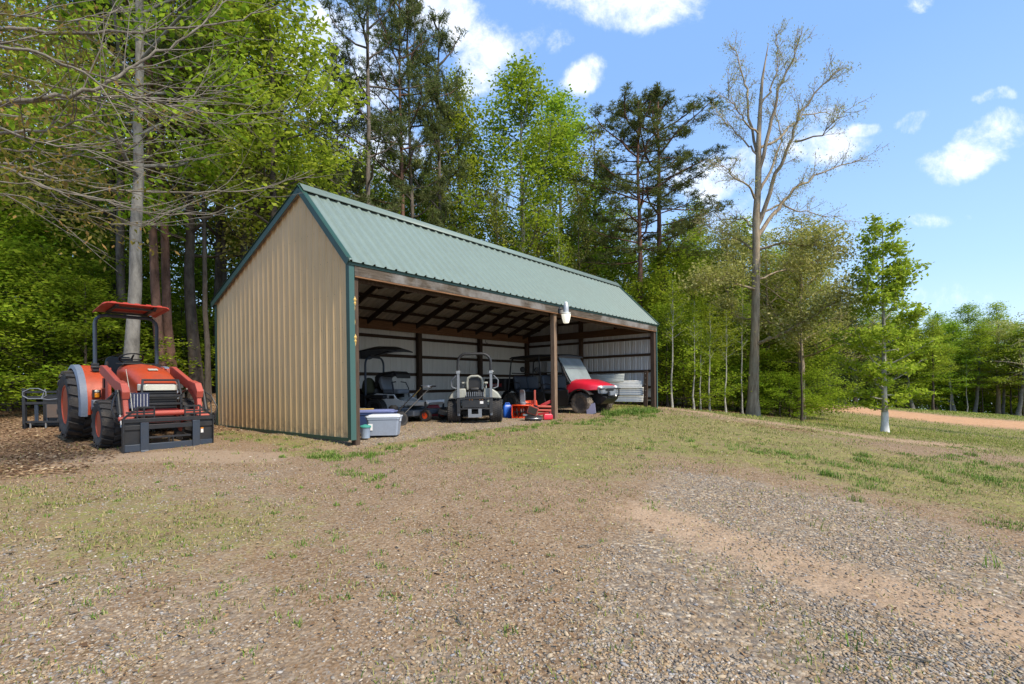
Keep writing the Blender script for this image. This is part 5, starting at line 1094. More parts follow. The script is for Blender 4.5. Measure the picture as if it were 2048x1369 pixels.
def rear_implement():
    p = at(45, 850, 11.6); T = empty('implement_frame', (p.x, p.y, g1(p.x, p.y)), R(4), 'black steel implement frame with a hose standing in the leaves behind the tractor', 'implement')
    b = MB(); b.box(0, .06, 0, .07, -.05, .95); b.box(0, .05, 0, .55, 0, .12); b.build('side_post', MT['blacksteel'], T, bevel=.006)
    b = MB(); b.box(.05, 1.76, .50, .53, .08, .80); b.box(.05, 1.76, .12, .50, .06, .10); b.build('shell', MT['black'], T, bevel=.006)
    b = MB(); b.box(1.75, 1.81, 0, .07, -.05, .95); b.build('side_post', MT['blacksteel'], T, bevel=.006)
    for z, h in ((.86, .05), (.74, .06), (.60, .06), (.16, .05)): b = MB(); b.box(.06, 1.75, .01, .07, z - h / 2, z + h / 2); b.build('rail', MT['blacksteel'], T, bevel=.006)
    for x in (.26, .30, .52): b = MB(); b.box(x, x + .025, .02, .05, .18, .58); b.build('upright', MT['bluesteel'], T)
    b = MB(); b.box(.55, .98, -.01, .01, .26, .57); b.build('rusty_plate', paint('rusty_plate', (.10, .075, .06), .7, amt=.5, dirt=(.16, .09, .06)), T, bevel=.004)
    for x in (.16, .50, .95): b = MB(); b.cyl((x, .03, .02), (x, .03, .17), .02, 8); b.build('tine', MT['steel'], T)
    b = MB(); b.tube([(.5, .03, .93)] + [(.28 - .27 * math.cos(R(a)) * 1, .0, .82 + .13 * math.sin(R(a))) for a in (-120, -60, -20, 20, 70, 110, 160, 200, 235)][::-1] + [(.6, -.02, .68), (.85, -.02, .70), (1.2, 0, .69)], .012, 6); b.build('hose', MT['grey'], T)
rear_implement()

def rops(T, x, hw, z0, zt, r, mat, rad=.2, name='roll_bar'):
    b = MB(); p = [(x, -hw, z0), (x, -hw, zt - rad)]
    for a in range(15, 91, 15): p.append((x, -hw + rad * (1 - math.cos(R(a))), zt - rad + rad * math.sin(R(a))))
    for a in range(75, -1, -15): p.append((x, hw - rad * (1 - math.cos(R(a))), zt - rad + rad * math.sin(R(a))))
    p.append((x, hw, z0)); b.tube(p, r, 10); return b.build(name, MT[mat], T)
def mower_back():
    T = empty('zero_turn_mower', (-.90, 12.1, 0), math.atan2(1, -.06), 'cream and black zero-turn mower seen from behind in the middle of the shed', 'mower'); T.location.z = .0
    for sg in (-1, 1):
        wheel(T, (0, sg * .50, .285), .29, .30, .15, 'rubber', 'white', 'turf', 34, sg); w = wheel(T, (1.75, sg * .42, .15), .15, .12, .07, 'rubber', 'white', 'smooth', 1, sg, 'caster_wheel')
        b = MB(); b.loft([[(x, sg * y, z) for y, z in ((.20, .60), (.62 + k * .03, .58), (.55, .70 + k * .03), (.40, .82), (.22, .82))] for x, k in ((-.22, 0), (.0, 1), (.45, 0))]); b.build('fender', MT['cream'], T, bevel=.02)
        b = MB(); b.box(-.34, -.28, sg * .385 - .03, sg * .385 + .03, .18, 1.20); b.build('roll_bar_leg', MT['grey'], T, bevel=.005)
        b = MB(); b.box(-.35, -.27, sg * .385 - .045, sg * .385 + .045, 1.17, 1.24); b.cyl((-.31, sg * .33, 1.22), (-.31, sg * .46, 1.22), .012, 8); b.build('hinge_pin', MT['steel'], T, bevel=.004)
        b = MB(); b.tube([(.1, sg * .45, .82), (.1, sg * .56, .86), (.12, sg * .57, 1.02), (.15, sg * .46, 1.14)], .014, 8); b.build('control_lever', MT['grey'], T)
        b = MB(); b.box(.0, .3, sg * .27 - .045, sg * .27 + .045, .93, .98); b.box(.05, .1, sg * .27 - .015, sg * .27 + .015, .78, .94); b.build('armrest', MT['cream'], T, bevel=.02)
        b = MB(); b.cyl((1.75, sg * .42, .32), (1.75, sg * .42, .5), .02, 8); b.box(1.70, 1.80, sg * .42 - .08, sg * .42 + .08, .31, .33); b.build('caster_fork', MT['blacksteel'], T)
    r_ = rops(T, -.31, .385, 1.22, 1.64, .033, 'blacksteel', .20)
    b = MB(); b.tube([(-.03, -.17, .80), (-.06, -.185, .96), (-.08, -.16, 1.07), (-.09, -.08, 1.115), (-.09, .08, 1.115), (-.08, .16, 1.07), (-.06, .185, .96), (-.03, .17, .80)], .03, 8); b.build('seat_shell', MT['cream'], T)
    b = MB(); b.loft([[(x, y * w_, z) for y, z in ((-1, .80), (-1.02, .95), (-.85, 1.06), (-.4, 1.10), (.4, 1.10), (.85, 1.06), (1.02, .95), (1, .80))] for x, w_ in ((-.06, .16), (.06, .17))]); b.build('backrest', MT['black'], T, bevel=.01)
    b = MB(); b.box(.0, .48, -.24, .24, .74, .86); b.build('seat', MT['black'], T, bevel=.03)
    b = MB(); b.box(-.30, .05, -.22, .22, .50, .66); b.lathe([(.15, .66), (.16, .69), (.14, .78), (.05, .80)], (-.12, 0, 0)); eng = b.build('engine', MT['blacksteel'], T, bevel=.008)
    for i in range(9): b = MB(); y = -.20 + .05 * i; b.box(-.33, -.30, y - .008, y + .008, .635, .74); b.build('cooling_fin', MT['grey'], eng)
    b = MB(); b.lathe([(.05, -.09), (.055, -.07), (.055, .07), (.05, .09)], (-.24, 0, .80), 'y', 14); b.build('air_filter', MT['black'], eng)
    b = MB(); b.box(-.40, -.34, -.42, .42, .575, .61); b.box(-.40, -.36, -.36, .36, .33, .36); b.box(-.40, -.36, -.42, -.34, .25, .60); b.box(-.40, -.36, .34, .42, .25, .60); b.box(-.375, -.355, -.30, .30, .37, .56); b.build('rear_bumper', MT['blacksteel'], T, bevel=.005)
    b = MB(); b.box(-.378, -.376, -.20, -.12, .46, .52); b.build('sticker', MT['lettering'], T)
    for y in (-.18, -.12, .06, .12): b = MB(); b.cyl((-.385, y, .555), (-.37, y, .555), .008, 8); b.build('reflector', MT['amber'], T)
    b = MB(); b.box(-.42, -.38, -.16, .16, .14, .22); b.box(-.41, -.38, -.16, -.08, .2, .34); b.box(-.41, -.38, .08, .16, .2, .34); b.build('hitch_plate', MT['grey'], T, bevel=.004)
    b = MB(); b.box(.5, 1.45, -.70, .70, .14, .27); b.box(.85, 1.5, .62, .98, .12, .25, rot=(0.25, 0, 0)); b.lathe([(.22, .27), (.22, .30), (.1, .32)], (.95, 0, 0)); b.build('mower_deck', MT['blacksteel'], T, bevel=.03)
    b = MB(); b.box(-.3, 1.75, -.30, -.24, .36, .44); b.box(-.3, 1.75, .24, .30, .36, .44); b.bar((1.75, -.42, .46), (1.75, .42, .46), .06, .06); b.box(.5, 1.5, -.28, .28, .44, .47); b.build('frame', MT['cream'], T, bevel=.008)
mower_back()

def mower_side():
    f = Vector((.93, -.37, 0)); T = empty('zero_turn_mower', (-3.36, 13.5, .0), math.atan2(-.37, .93), 'black and white zero-turn mower with a black sunshade in the left corner of the shed', 'mower')
    for sg in (-1, 1):
        wheel(T, (0, sg * .46, .30), .30, .28, .15, 'rubber', 'black', 'turf', 30, sg); wheel(T, (1.45, sg * .45, .15), .15, .11, .075, 'rubber', 'brightorange', 'smooth', 1, sg, 'caster_wheel')
        b = MB(); b.tube([(1.45, sg * .37, .15), (1.45, sg * .37, .31), (1.45, sg * .53, .31), (1.45, sg * .53, .15)], .014, 8); b.cyl((1.45, sg * .45, .31), (1.45, sg * .45, .50), .028); b.build('caster_fork', MT['black'], T)
        b = MB(); b.prism([(-.30, .62), (-.22, .36), (.30, .30), (.62, .30), (.72, .40), (1.42, .40), (1.50, .44), (1.50, .50), (.75, .52), (.55, .58), (.48, .68), (-.05, .72)], sg * .40 - .03, sg * .40 + .03); b.build('frame', MT['white'], T, bevel=.008)
        b = MB(); b.box(-.12, .50, sg * .436 - .004, sg * .436 + .004, .575, .665); pl = b.build('name_panel', MT['black'], T)
        text('lettering', 'ZT7000', .10, Matrix.Translation((.19, sg * .443, .62)) @ Matrix.Rotation(R(90), 4, 'X') @ (Matrix.Rotation(R(180), 4, 'Y') if sg > 0 else Matrix.Identity(4)), MT['lettering'], pl)
        b = MB(); b.tube([(.45, sg * .34, .6), (.42, sg * .36, .85), (.36, sg * .32, 1.0), (.34, sg * .12, 1.02)], .015, 8); b.build('control_lever', MT['black'], T)
        b = MB(); b.loft([[(x, sg * y, z) for y, z in ((.28, .60), (.60, .58), (.58, .66), (.30, .70))] for x in (-.32, .28)]); b.build('fender', MT['black'], T, bevel=.02)
    rops(T, -.42, .40, .35, 1.70, .028, 'bluesteel', .22)
    c = MB(); c.loft([[(x, y * w_, z + h * (1 - y * y)) for y in (-1, -.6, -.2, .2, .6, 1)] + [(x, y * w_, z - .03) for y in (1, -1)] for x, z, w_, h in ((-.75, -.12, .42, .06), (-.5, -.01, .52, .09), (0, .03, .55, .10), (.45, .0, .5, .08), (.72, -.06, .38, .04))]); cn = c.build('sunshade', MT['black'], T, smooth=30); cn.location = (-.16, 0, 1.86); cn.rotation_euler = (0, R(-3), 0)
    b = MB(); b.bar((-.42, -.2, 1.72), (-.42, .2, 1.72), .06, .05); b.bar((-.42, 0, 1.74), (.1, 0, 1.86), .05, .03); b.build('shade_bracket', MT['blacksteel'], T)
    b = MB(); b.box(-.85, -.10, -.36, .36, .34, .70); b.lathe([(.24, .70), (.25, .74), (.22, .86), (.08, .90)], (-.42, 0, 0)); b.box(-.95, -.80, -.30, .30, .40, .85); b.build('engine', MT['black'], T, bevel=.02)
    b = MB(); b.box(.02, .52, -.26, .26, .70, .82); b.build('seat', MT['grey'], T, bevel=.04)
    b = MB(); b.loft([[(.06 - .12 * f, y * w_, .80 + .42 * f) for y in (-1, 1)] + [(-.06 - .12 * f, y * w_, .80 + .42 * f) for y in (1, -1)] for f, w_ in ((0, .24), (.5, .27), (.85, .25), (1, .16))]); b.build('backrest', MT['grey'], T, bevel=.03)
    b = MB(); b.loft([[(x, y * w_, z) for y in (-1, 1)] + [(x, y * w_, z - t_) for y in (1, -1)] for x, z, w_, t_ in ((-.20, 1.16, .30, .30), (-.05, 1.26, .32, .10), (.40, 1.30, .33, .05), (.52, 1.22, .32, .12))]); b.build('hood_cover', MT['black'], T, bevel=.025)
    b = MB(); b.box(.30, 1.25, -.68, .68, .14, .29); b.lathe([(.20, .29), (.20, .34), (.08, .36)], (.7, -.38, 0)); b.lathe([(.20, .29), (.20, .34), (.08, .36)], (.7, .38, 0)); dk = b.build('mower_deck', MT['grey'], T, bevel=.04)
    b = MB(); b.bar((1.45, -.45, .50), (1.45, .45, .50), .07, .07); b.build('front_axle', MT['white'], T, bevel=.01)
    b = MB(); b.box(.5, 1.05, -.36, .36, .42, .45); b.build('footplate', MT['blacksteel'], T, bevel=.01)
    s_ = empty('cloth_bag', tuple(T.matrix_basis @ Vector((-.42, -.26, .72))), .3, 'olive green cloth bag slumped on the black and white mower', 'bag')
    b = MB(); b.loft([[(.16 * w_ * math.cos(a) * (1 + .15 * math.sin(3 * a)), .10 * w_ * math.sin(a), z) for a in [i * math.pi / 8 for i in range(16)]] for z, w_ in ((0, .8), (.06, 1.1), (.20, 1.05), (.32, .9), (.40, .5), (.42, .1))]); b.build('bag_body', paint('olive_cloth', (.055, .06, .03), .9, amt=.3), s_, smooth=80)
mower_side()

def trimmer():
    T = empty('walk_behind_trimmer', (-2.66, 11.45, -.02), math.atan2(.62, .55), 'black walk-behind trimmer with long handlebars and a white grip, beside the totes', 'mower')
    # local x points from the cutting head towards the grips
    for sg in (-1, 1):
        wheel(T, (0, sg * .20, .16), .16, .05, .10, 'rubber', 'black', 'smooth', 1, sg)
        b = MB(); b.tube([(.02, sg * .14, .20), (.35, sg * .17, .48), (.80, sg * .19, .84), (.92, sg * .19, .90)], .014, 8); b.build('handlebar', MT['black'], T)
    b = MB(); b.loft([[(x, y * w_, z) for y, z in ((-1, .05), (-1, .22), (-.6, h), (.6, h), (1, .22), (1, .05))] for x, w_, h in ((-.38, .14, .22), (-.2, .2, .30), (.12, .18, .34), (.22, .12, .26))]); b.build('deck', MT['blacksteel'], T, bevel=.015)
    b = MB(); b.lathe([(.10, .32), (.11, .34), (.11, .44), (.06, .48)], (-.08, 0, 0)); b.build('engine', MT['black'], T)
    b = MB(); b.cyl((.92, -.30, .905), (.92, .30, .905), .016, 8); b.build('grip', MT['black'], T)
    b = MB(); b.box(.84, .97, -.10, .10, .88, .93); b.box(.9, .93, .08, .24, .915, .935); b.build('control_head', MT['white'], T, bevel=.01)
    b = MB(); b.tube([(.85, .18, .87), (.80, .26, .78), (.62, .20, .66)], .02, 8); b.build('throttle_cable', MT['yellow'], T)
trimmer()

def utv():
    near = Vector((2.05, 14.9, 0)); c = near + Vector((.644, .765, 0)) * .66
    T = empty('utility_vehicle', (c.x, c.y, .0), math.atan2(-.644, .765), 'red and black two-row utility vehicle with a dusty windshield parked in the right bay', 'utility vehicle')
    T.scale = (1, 1.1, 1)
    for sg in (-1, 1):
        wheel(T, (0, sg * .55, .325), .335, .24, .16, 'mudrubber', 'mudrim', 'atv', 18, sg); wheel(T, (-2.72, sg * .55, .325), .335, .26, .16, 'mudrubber', 'mudrim', 'atv', 18, sg)
    def sec(x, w, z0, zs, zt, cw): return ring(x, [(-w, z0), (-w, zs), (-w * .93, zs + (zt - zs) * .55), (-cw, zt), (0, zt + .015), (cw, zt), (w * .93, zs + (zt - zs) * .55), (w, zs), (w, z0)])
    b = MB(); b.loft([sec(-.50, .60, .62, .86, .98, .40), sec(-.30, .62, .68, .93, 1.06, .42), (sec(.0, .62, .72, .90, 1.04, .38)), sec(.30, .57, .72, .85, .96, .32), sec(.52, .47, .74, .82, .885, .27), sec(.57, .42, .76, .80, .85, .25)]); hd = b.build('hood', MT['red'], T, smooth=50)
    b = MB(); b.loft([ring(.50, [(-.46, .62), (-.50, .80), (-.30, .885), (.30, .885), (.50, .80), (.46, .62)]), ring(.60, [(-.36, .60), (-.38, .76), (-.25, .84), (.25, .84), (.38, .76), (.36, .60)])]); b.build('nose', MT['grey'], T, bevel=.015)
    b = MB(); b.box(.595, .62, -.22, .22, .70, .76); b.build('grille', MT['black'], T, bevel=.01)
    for sg in (-1, 1):
        b = MB(); b.loft([[(x, sg * y, z) for y, z in ((.33, .80), (.36, .855), (.46, .845), (.49, .80), (.42, .765))] for x in (.50, .585)]); b.build('headlight', MT['clearlens'], T, bevel=.015)
        # front fender flare and side panels
        b = MB(); secs = []
        for i in range(11): a = R(35 + 140 * i / 10); secs.append([(q * math.cos(a) * 1.0, sg * y, .36 + q * math.sin(a) * .93) for q, y in ((.40, .42), (.44, .42), (.44, .68), (.40, .68))])
        b.loft(secs); b.build('fender_flare', MT['black'], T, bevel=.008)
        b = MB(); b.prism([(-.42, .36), (-.44, .74), (-1.05, .70), (-1.15, .42), (-1.3, .38), (-1.36, .68), (-2.25, .68), (-2.32, .28), (-.48, .26)], sg * .58, sg * .62); b.build('side_panel', MT['black'], T, bevel=.01)
        for k in range(5): b = MB(); b.box(-2.1, -1.55, sg * .63 - .006, sg * .63 + .006, .35 + .06 * k, .37 + .06 * k); b.build('vent_slat', MT['blacksteel'], T)
        b = MB(); secs = []
        for i in range(9): a = R(10 + 160 * i / 8); secs.append([(-2.72 + q * math.cos(a), sg * y, .36 + q * math.sin(a) * .93) for q, y in ((.40, .42), (.43, .42), (.43, .66), (.40, .66))])
        b.loft(secs); b.build('rear_flare', MT['black'], T)
        # cage
        b = MB(); b.tube([(-.36, sg * .60, .92), (-.45, sg * .61, 1.04), (-.84, sg * .58, 1.74), (-.95, sg * .56, 1.80), (-1.6, sg * .56, 1.83), (-2.62, sg * .56, 1.80), (-2.74, sg * .56, 1.70), (-2.82, sg * .58, .95), (-2.84, sg * .6, .66)], .024, 8); b.build('cage_rail', MT['black'], T)
        b = MB(); b.tube([(-1.58, sg * .57, 1.82), (-1.52, sg * .58, 1.2), (-1.42, sg * .60, .62)], .024, 8); b.build('cage_post', MT['black'], T)
        b = MB(); b.tube([(-1.45, sg * .62, .90), (-1.25, sg * .63, .93), (-1.05, sg * .63, .90), (-.99, sg * .63, .82), (-1.05, sg * .63, .74), (-1.35, sg * .62, .72)], .014, 8); b.tube([(-2.72, sg * .62, .98), (-2.5, sg * .63, 1.0), (-2.32, sg * .63, .96), (-2.28, sg * .63, .84), (-2.5, sg * .62, .74)], .014, 8); b.build('hip_bar', MT['black'], T)
        b = MB(); b.lathe([(.001, -.03), (.09, -.02), (.10, .02), (.06, .04)], (-2.45, sg * .35, 1.42), 'x', 14); b.build('headrest', MT['black'], T)
    for x in (-1.60, -2.70): b = MB(); b.cyl((x, -.56, 1.80), (x, .56, 1.80), .022, 8); b.cyl((x, -.57, 1.30), (x, .57, 1.30), .018, 8); b.build('cage_cross', MT['black'], T)
    b = MB(); b.loft([[(x, y, z + .03 * (1 - (y / .62) ** 2)) for y in (-.62, -.3, 0, .3, .62)] + [(x, y, z - .03) for y in (.62, -.62)] for x, z in ((-.74, 1.79), (-.80, 1.83), (-1.7, 1.87), (-2.66, 1.84), (-2.76, 1.79))]); b.build('roof', MT['black'], T, smooth=30)
    ws = [(-.37, 1.00), (-.60, 1.40), (-.83, 1.76)]
    for (a, c_) in zip(ws[:-1], ws[1:]): b = MB(); b.bar((a[0], 0, a[1] + .004), (c_[0], 0, c_[1] - .004), 1.14, .008, up=(1, 0, .5)); b.build('windshield', MT['glass'], T)
    b = MB(); b.bar((-.595, -.58, 1.405), (-.595, .58, 1.405), .014, .018); b.bar((-.36, -.58, 1.0), (-.36, .58, 1.0), .02, .03); b.bar((-.84, -.58, 1.77), (-.84, .58, 1.77), .03, .04); b.build('windshield_frame', MT['grey'], T)
    b = MB(); b.box(-.50, -.36, -.6, .6, .86, .99); b.build('cowl', MT['black'], T, bevel=.02)
    for x in (-1.40, -2.55):
        b = MB(); b.box(x - .02, x + .48, -.57, .57, .62, .76); b.build('seat_cushion', MT['seat'], T, bevel=.04)
        for (y0, y1) in ((-.58, -.02), (.0, .58)): b = MB(); b.box(x - .10, x + .02, y0, y1, .76, 1.20, rot=(0, -.12, 0)); b.build('seat_back', MT['seat'], T, bevel=.04)
    b = MB(); b.box(-2.85, -.42, -.58, .58, .24, .34); b.box(-2.2, -1.65, -.5, .5, .34, .62); b.box(-1.2, -.9, -.5, .5, .34, .6); b.box(-.5, .5, -.30, .30, .30, .70); b.bar((0, -.5, .33), (0, .5, .33), .08, .08); b.bar((-2.72, -.5, .33), (-2.72, .5, .33), .08, .08); b.build('chassis', MT['black'], T, bevel=.015)
    b = MB(); b.box(-3.85, -2.92, -.66, .66, .74, .79); b.box(-3.85, -2.92, -.68, -.63, .79, 1.13); b.box(-3.85, -2.92, .63, .68, .79, 1.13); b.box(-2.97, -2.92, -.63, .63, .79, 1.13); b.box(-3.85, -3.80, -.63, .63, .79, 1.13); bd = b.build('cargo_bed', MT['black'], T, bevel=.01)
    b = MB(); b.box(-3.70, -3.06, -.688, -.681, .86, .97); st = b.build('name_stripe', MT['darkred'], bd)
    text('lettering', 'RANGER', .10, Matrix.Translation((-3.38, -.690, .915)) @ Matrix.Rotation(R(90), 4, 'X') @ Matrix.Shear('XY', 4, (0, 0)), MT['lettering'], st)
    b = MB(); b.tube([(.55, -.44, .74), (.70, -.42, .76), (.74, -.38, .76), (.74, .38, .76), (.70, .42, .76), (.55, .44, .74)], .018, 8)
    for y in (-.30, .30): b.tube([(.74, y, .76), (.74, y * .95, .55), (.66, y * .8, .46)], .018, 8)
    b.tube([(.74, -.28, .55), (.74, .28, .55)], .016, 8); b.build('bumper', MT['black'], T)
    b = MB(); b.prism([(.50, .30), (.68, .44), (.70, .50), (.50, .56)], -.33, .33); b.build('skid_plate', MT['black'], T, bevel=.01)
    b = MB(); b.box(.62, .72, -.14, .14, .56, .68); w_ = b.build('winch', MT['grey'], T, bevel=.01); b = MB(); b.lathe([(.001, 0), (.03, .01), (.045, .04), (.035, .06), (.02, .12), (.001, .13)], (.78, .04, .50), n=10); b.build('winch_hook', MT['steel'], w_)
    sw = MB(); sw.tube([(math.cos(a) * .16, math.sin(a) * .16, 0) for a in [i * math.pi / 10 for i in range(21)]], .014, 8, False); sw.bar((-.15, 0, 0), (.15, 0, 0), .03, .01); sw.tube([(0, 0, 0), (0, 0, -.3)], .02); q = sw.build('steering_wheel', MT['black'], T); q.location = (-.80, .28, 1.12); q.rotation_euler = (0, R(-50), 0)
utv()
# ------------------------------------------------------------------ smaller things in the shed
def bin_(T, w, d, h, m, taper=.88, lip=.015, name='body'):
    b = MB(); s = []
    for z, k in ((0, taper), (h * .86, .985), (h * .87, 1.03), (h, 1.03)):
        a, c = w / 2 * k, d / 2 * k; r = min(a, c) * .18; s.append([(x, y, z) for x, y in ((-a + r, -c), (a - r, -c), (a, -c + r), (a, c - r), (a - r, c), (-a + r, c), (-a, c - r), (-a, -c + r))])
    b.loft(s); return b.build(name, m, T, bevel=.004, smooth=30)
def lid_(T, w, d, z, m, hh=.035):
    b = MB(); s = []
    for zz, k in ((z - .012, 1.07), (z + .012, 1.07), (z + .014, .95), (z + hh, .86), (z + hh + .004, .80)):
        a, c = w / 2 * k, d / 2 * k; r = min(a, c) * .18; s.append([(x, y, zz) for x, y in ((-a + r, -c), (a - r, -c), (a, -c + r), (a, c - r), (a - r, c), (-a + r, c), (-a, c - r), (-a, -c + r))])
    b.loft(s); return b.build('lid', m, T, smooth=30)
def pos(px, py, Y, z=None): p = at(px, py, Y); return (p.x, p.y, p.z if z is None else z)
p = pos(770, 873, 9.45); T = empty('storage_tote', (p[0], p[1], g1(p[0], p[1]) + .02), R(4), 'grey storage tote with a white lid at the near left of the bay', 'tote')
bd = bin_(T, .60, .40, .34, MT['tote']); lid_(T, .60, .40, .35, MT['totelid'])
for x in (-.30, .30): b = MB(); b.box(x - .012, x + .012, -.05, .05, .26, .35); b.build('latch', MT['totelid'], T, bevel=.004)
b = MB(); b.box(-.262, -.18, -.197, -.193, .10, .22); b.build('paper_label', MT['white'], bd)
p = pos(752, 866, 10.1); T = empty('storage_tote', (p[0], p[1], g1(p[0], p[1])), R(2), 'dark blue storage tote with a lavender lid behind the grey tote', 'tote'); bin_(T, .78, .46, .40, MT['bluetote']); lid_(T, .78, .46, .41, MT['lavender'])
T2 = empty('wooden_slat', (p[0] - .12, p[1] - .04, g1(p[0], p[1]) + .452), R(8), 'pale wooden slat lying on the lavender tote lid', 'slat'); b = MB(); b.box(-.24, .1, -.03, .03, 0, .02); b.build('board', MT['yellow'], T2, bevel=.003)
p = pos(732, 880, 9.05); T = empty('bucket', (p[0], p[1], g1(p[0], p[1]) + .01), 0, 'small pale bucket with a teal lid beside the first post', 'bucket')
b = MB(); b.lathe([(.06, 0), (.075, .01), (.088, .19), (.095, .20), (.092, .21)], (0, 0, 0)); b.build('body', paint('pale_blue_bucket', (.27, .34, .44), .5, amt=.15, bmp=0), T); b = MB(); b.lathe([(.102, .20), (.104, .222), (.09, .235), (.001, .26)], (0, 0, 0)); b.build('lid', MT['teal'], T)
# red generator behind the mower deck
p = pos(868, 838, 14.6); T = empty('fuel_can', (p[0], p[1], .02), .2, 'dark red fuel can behind the orange-hubbed mower wheel', 'fuel can'); b = MB(); b.loft([[(x * k, y * k2, z) for x, y in ((-.17, -.1), (.17, -.1), (.2, -.07), (.2, .07), (.17, .1), (-.17, .1), (-.2, .07), (-.2, -.07))] for z, k, k2 in ((0, .95, .95), (.03, 1, 1), (.24, 1, 1), (.31, .82, .8), (.33, .6, .5))]); b.build('body', MT['darkred'], T, bevel=.008)
b = MB(); b.tube([(-.12, 0, .31), (-.10, 0, .38), (.06, 0, .38), (.10, 0, .31)], .014, 8); b.build('handle', MT['darkred'], T); b = MB(); b.tube([(.12, 0, .30), (.15, 0, .36), (.24, 0, .42)], .02, 8); b.build('spout', MT['black'], T)
# blue jug
p = pos(1016, 835, 13.6); T = empty('jerrycan', (p[0], p[1], g1(p[0], p[1])), .3, 'blue plastic jug standing right of the mower tyre', 'jug')
b = MB(); b.loft([[(x * k, y * k, z) for x, y in ((-.10, -.08), (.10, -.08), (.125, -.055), (.125, .055), (.10, .08), (-.10, .08), (-.125, .055), (-.125, -.055))] for z, k in ((0, .9), (.02, 1), (.16, 1.03), (.28, 1), (.35, .72), (.37, .45))]); b.build('body', MT['blue'], T, bevel=.006, smooth=50)
b = MB(); b.tube([(-.07, 0, .33), (-.05, 0, .40), (.05, 0, .40), (.08, 0, .33)], .015, 8); b.build('handle', MT['blue'], T); b = MB(); b.lathe([(.03, .36), (.032, .40), (.001, .405)], (-.02, .03, 0)); b.build('cap', MT['black'], T)
p = pos(1026, 822, 15.0); T = empty('cardboard_box', (p[0], p[1], .02), .4, 'yellowish box half hidden between the blue jug and the orange snow blower', 'box'); b = MB(); b.box(-.18, .18, -.12, .12, 0, .22); b.build('carton', MT['yellow'], T, bevel=.005); b = MB(); b.box(-.03, .03, -.122, .122, .2202, .223); b.build('tape', MT['lens'], T)
# snow blower
def blower():
    p = pos(1047, 838, 13.3); T = empty('snow_blower', (p[0], p[1], g1(p[0], p[1])), R(-100), 'orange snow blower with an upright black chute behind the small scrap engine', 'snow blower')
    # local x points out of the auger mouth
    b = MB(); n = 10; prof = [(.02, .0), (-.05, .05), (-.12, .12), (-.15, .22), (-.12, .32), (-.02, .37), (.12, .36), (.14, .345)]
    V = []; 
    for y in (-.27, .27): V += [(x, y, z) for x, z in prof]
    m = len(prof); b.add(V, [(i, i + 1, m + i + 1, m + i) for i in range(m - 1)]); hs = b.build('auger_housing', MT['brightorange'], T); md = hs.modifiers.new('s', 'SOLIDIFY'); md.thickness = .008
    for sg in (-1, 1): b = MB(); b.prism([(.14, .345), (.12, .36), (-.02, .37), (-.12, .32), (-.15, .22), (-.12, .12), (-.05, .05), (.02, 0), (.14, .0), (.19, .10)], sg * .27 - .005, sg * .27 + .005); b.build('side_plate', MT['brightorange'], T)
    b = MB(); b.cyl((.02, -.26, .17), (.02, .26, .17), .02); 
    for sg in (-1, 1): b.tube([(.02 + .12 * math.cos(a * 1.0), sg * (.02 + .018 * a * 1.0), .17 + .12 * math.sin(a)) for a in [i * .5 for i in range(26)]], .012, 6)
    b.build('auger', MT['black'], T)
    b = MB(); b.lathe([(.09, .36), (.09, .42), (.075, .44)], (-.02, 0, 0)); b.loft([[(x + k, y * w_, z) for x, y in ((-.07, -.06), (.07, -.06), (.07, .06), (-.07, .06))] for z, w_, k in ((.42, 1, -.02), (.66, 1.0, 0), (.72, .95, .04), (.76, .8, .12))]); b.build('chute', MT['grey'], T, bevel=.006)
    b = MB(); b.box(-.62, -.16, -.24, .24, .16, .36); b.lathe([(.13, .34), (.14, .36), (.13, .44), (.05, .46)], (-.4, 0, 0)); b.build('engine_cover', MT['brightorange'], T, bevel=.03)
    for sg in (-1, 1): wheel(T, (-.42, sg * .28, .17), .17, .10, .08, 'rubber', 'brightorange', 'turf', 18, sg)
    b = MB(); b.tube([(-.5, -.2, .3), (-.9, -.22, .72), (-1.0, -.22, .74)], .014, 8); b.tube([(-.5, .2, .3), (-.9, .22, .72), (-1.0, .22, .74)], .014, 8); b.build('handle', MT['black'], T)
    b = MB(); b.box(-.14, .02, -.20, .20, .375, .40); b.build('shield', MT['black'], T, bevel=.006)
blower()
# red three point frame next to the post
def frame3():
    p = pos(1090, 838, 13.75); T = empty('hitch_frame', (p[0], p[1], g1(p[0], p[1])), R(4), 'faded red hitch frame with two uprights left of the middle post', 'implement')
    for x, h in ((-.26, .74), (.26, .74)):
        b = MB(); b.bar((x, 0, 0 if x > 0 else .25), (x, 0, h), .05, .05, up=(1, 0, 0)); b.build('upright', MT['salmon'], T, bevel=.006)
    b = MB(); b.tube([(-.36, 0, .30), (.24, 0, .27)], .035, 12); b.build('cross_tube', MT['salmon'], T); b = MB(); b.tube([(-.36, .02, .19), (.24, .02, .17)], .03, 12); b.build('cross_tube', MT['salmon'], T)
    b = MB(); b.bar((-.34, 0, .06), (.24, 0, .12), .05, .06); b.bar((-.1, .0, .3), (.22, .1, .44), .05, .08); b.build('brace', MT['darkred'], T, bevel=.005)
    b = MB(); b.prism([(-.55, .22), (-.50, .46), (-.20, .46), (-.16, .20), (-.30, .05)], .06, .10); b.build('shield_plate', MT['brightorange'], T, bevel=.008)
frame3()
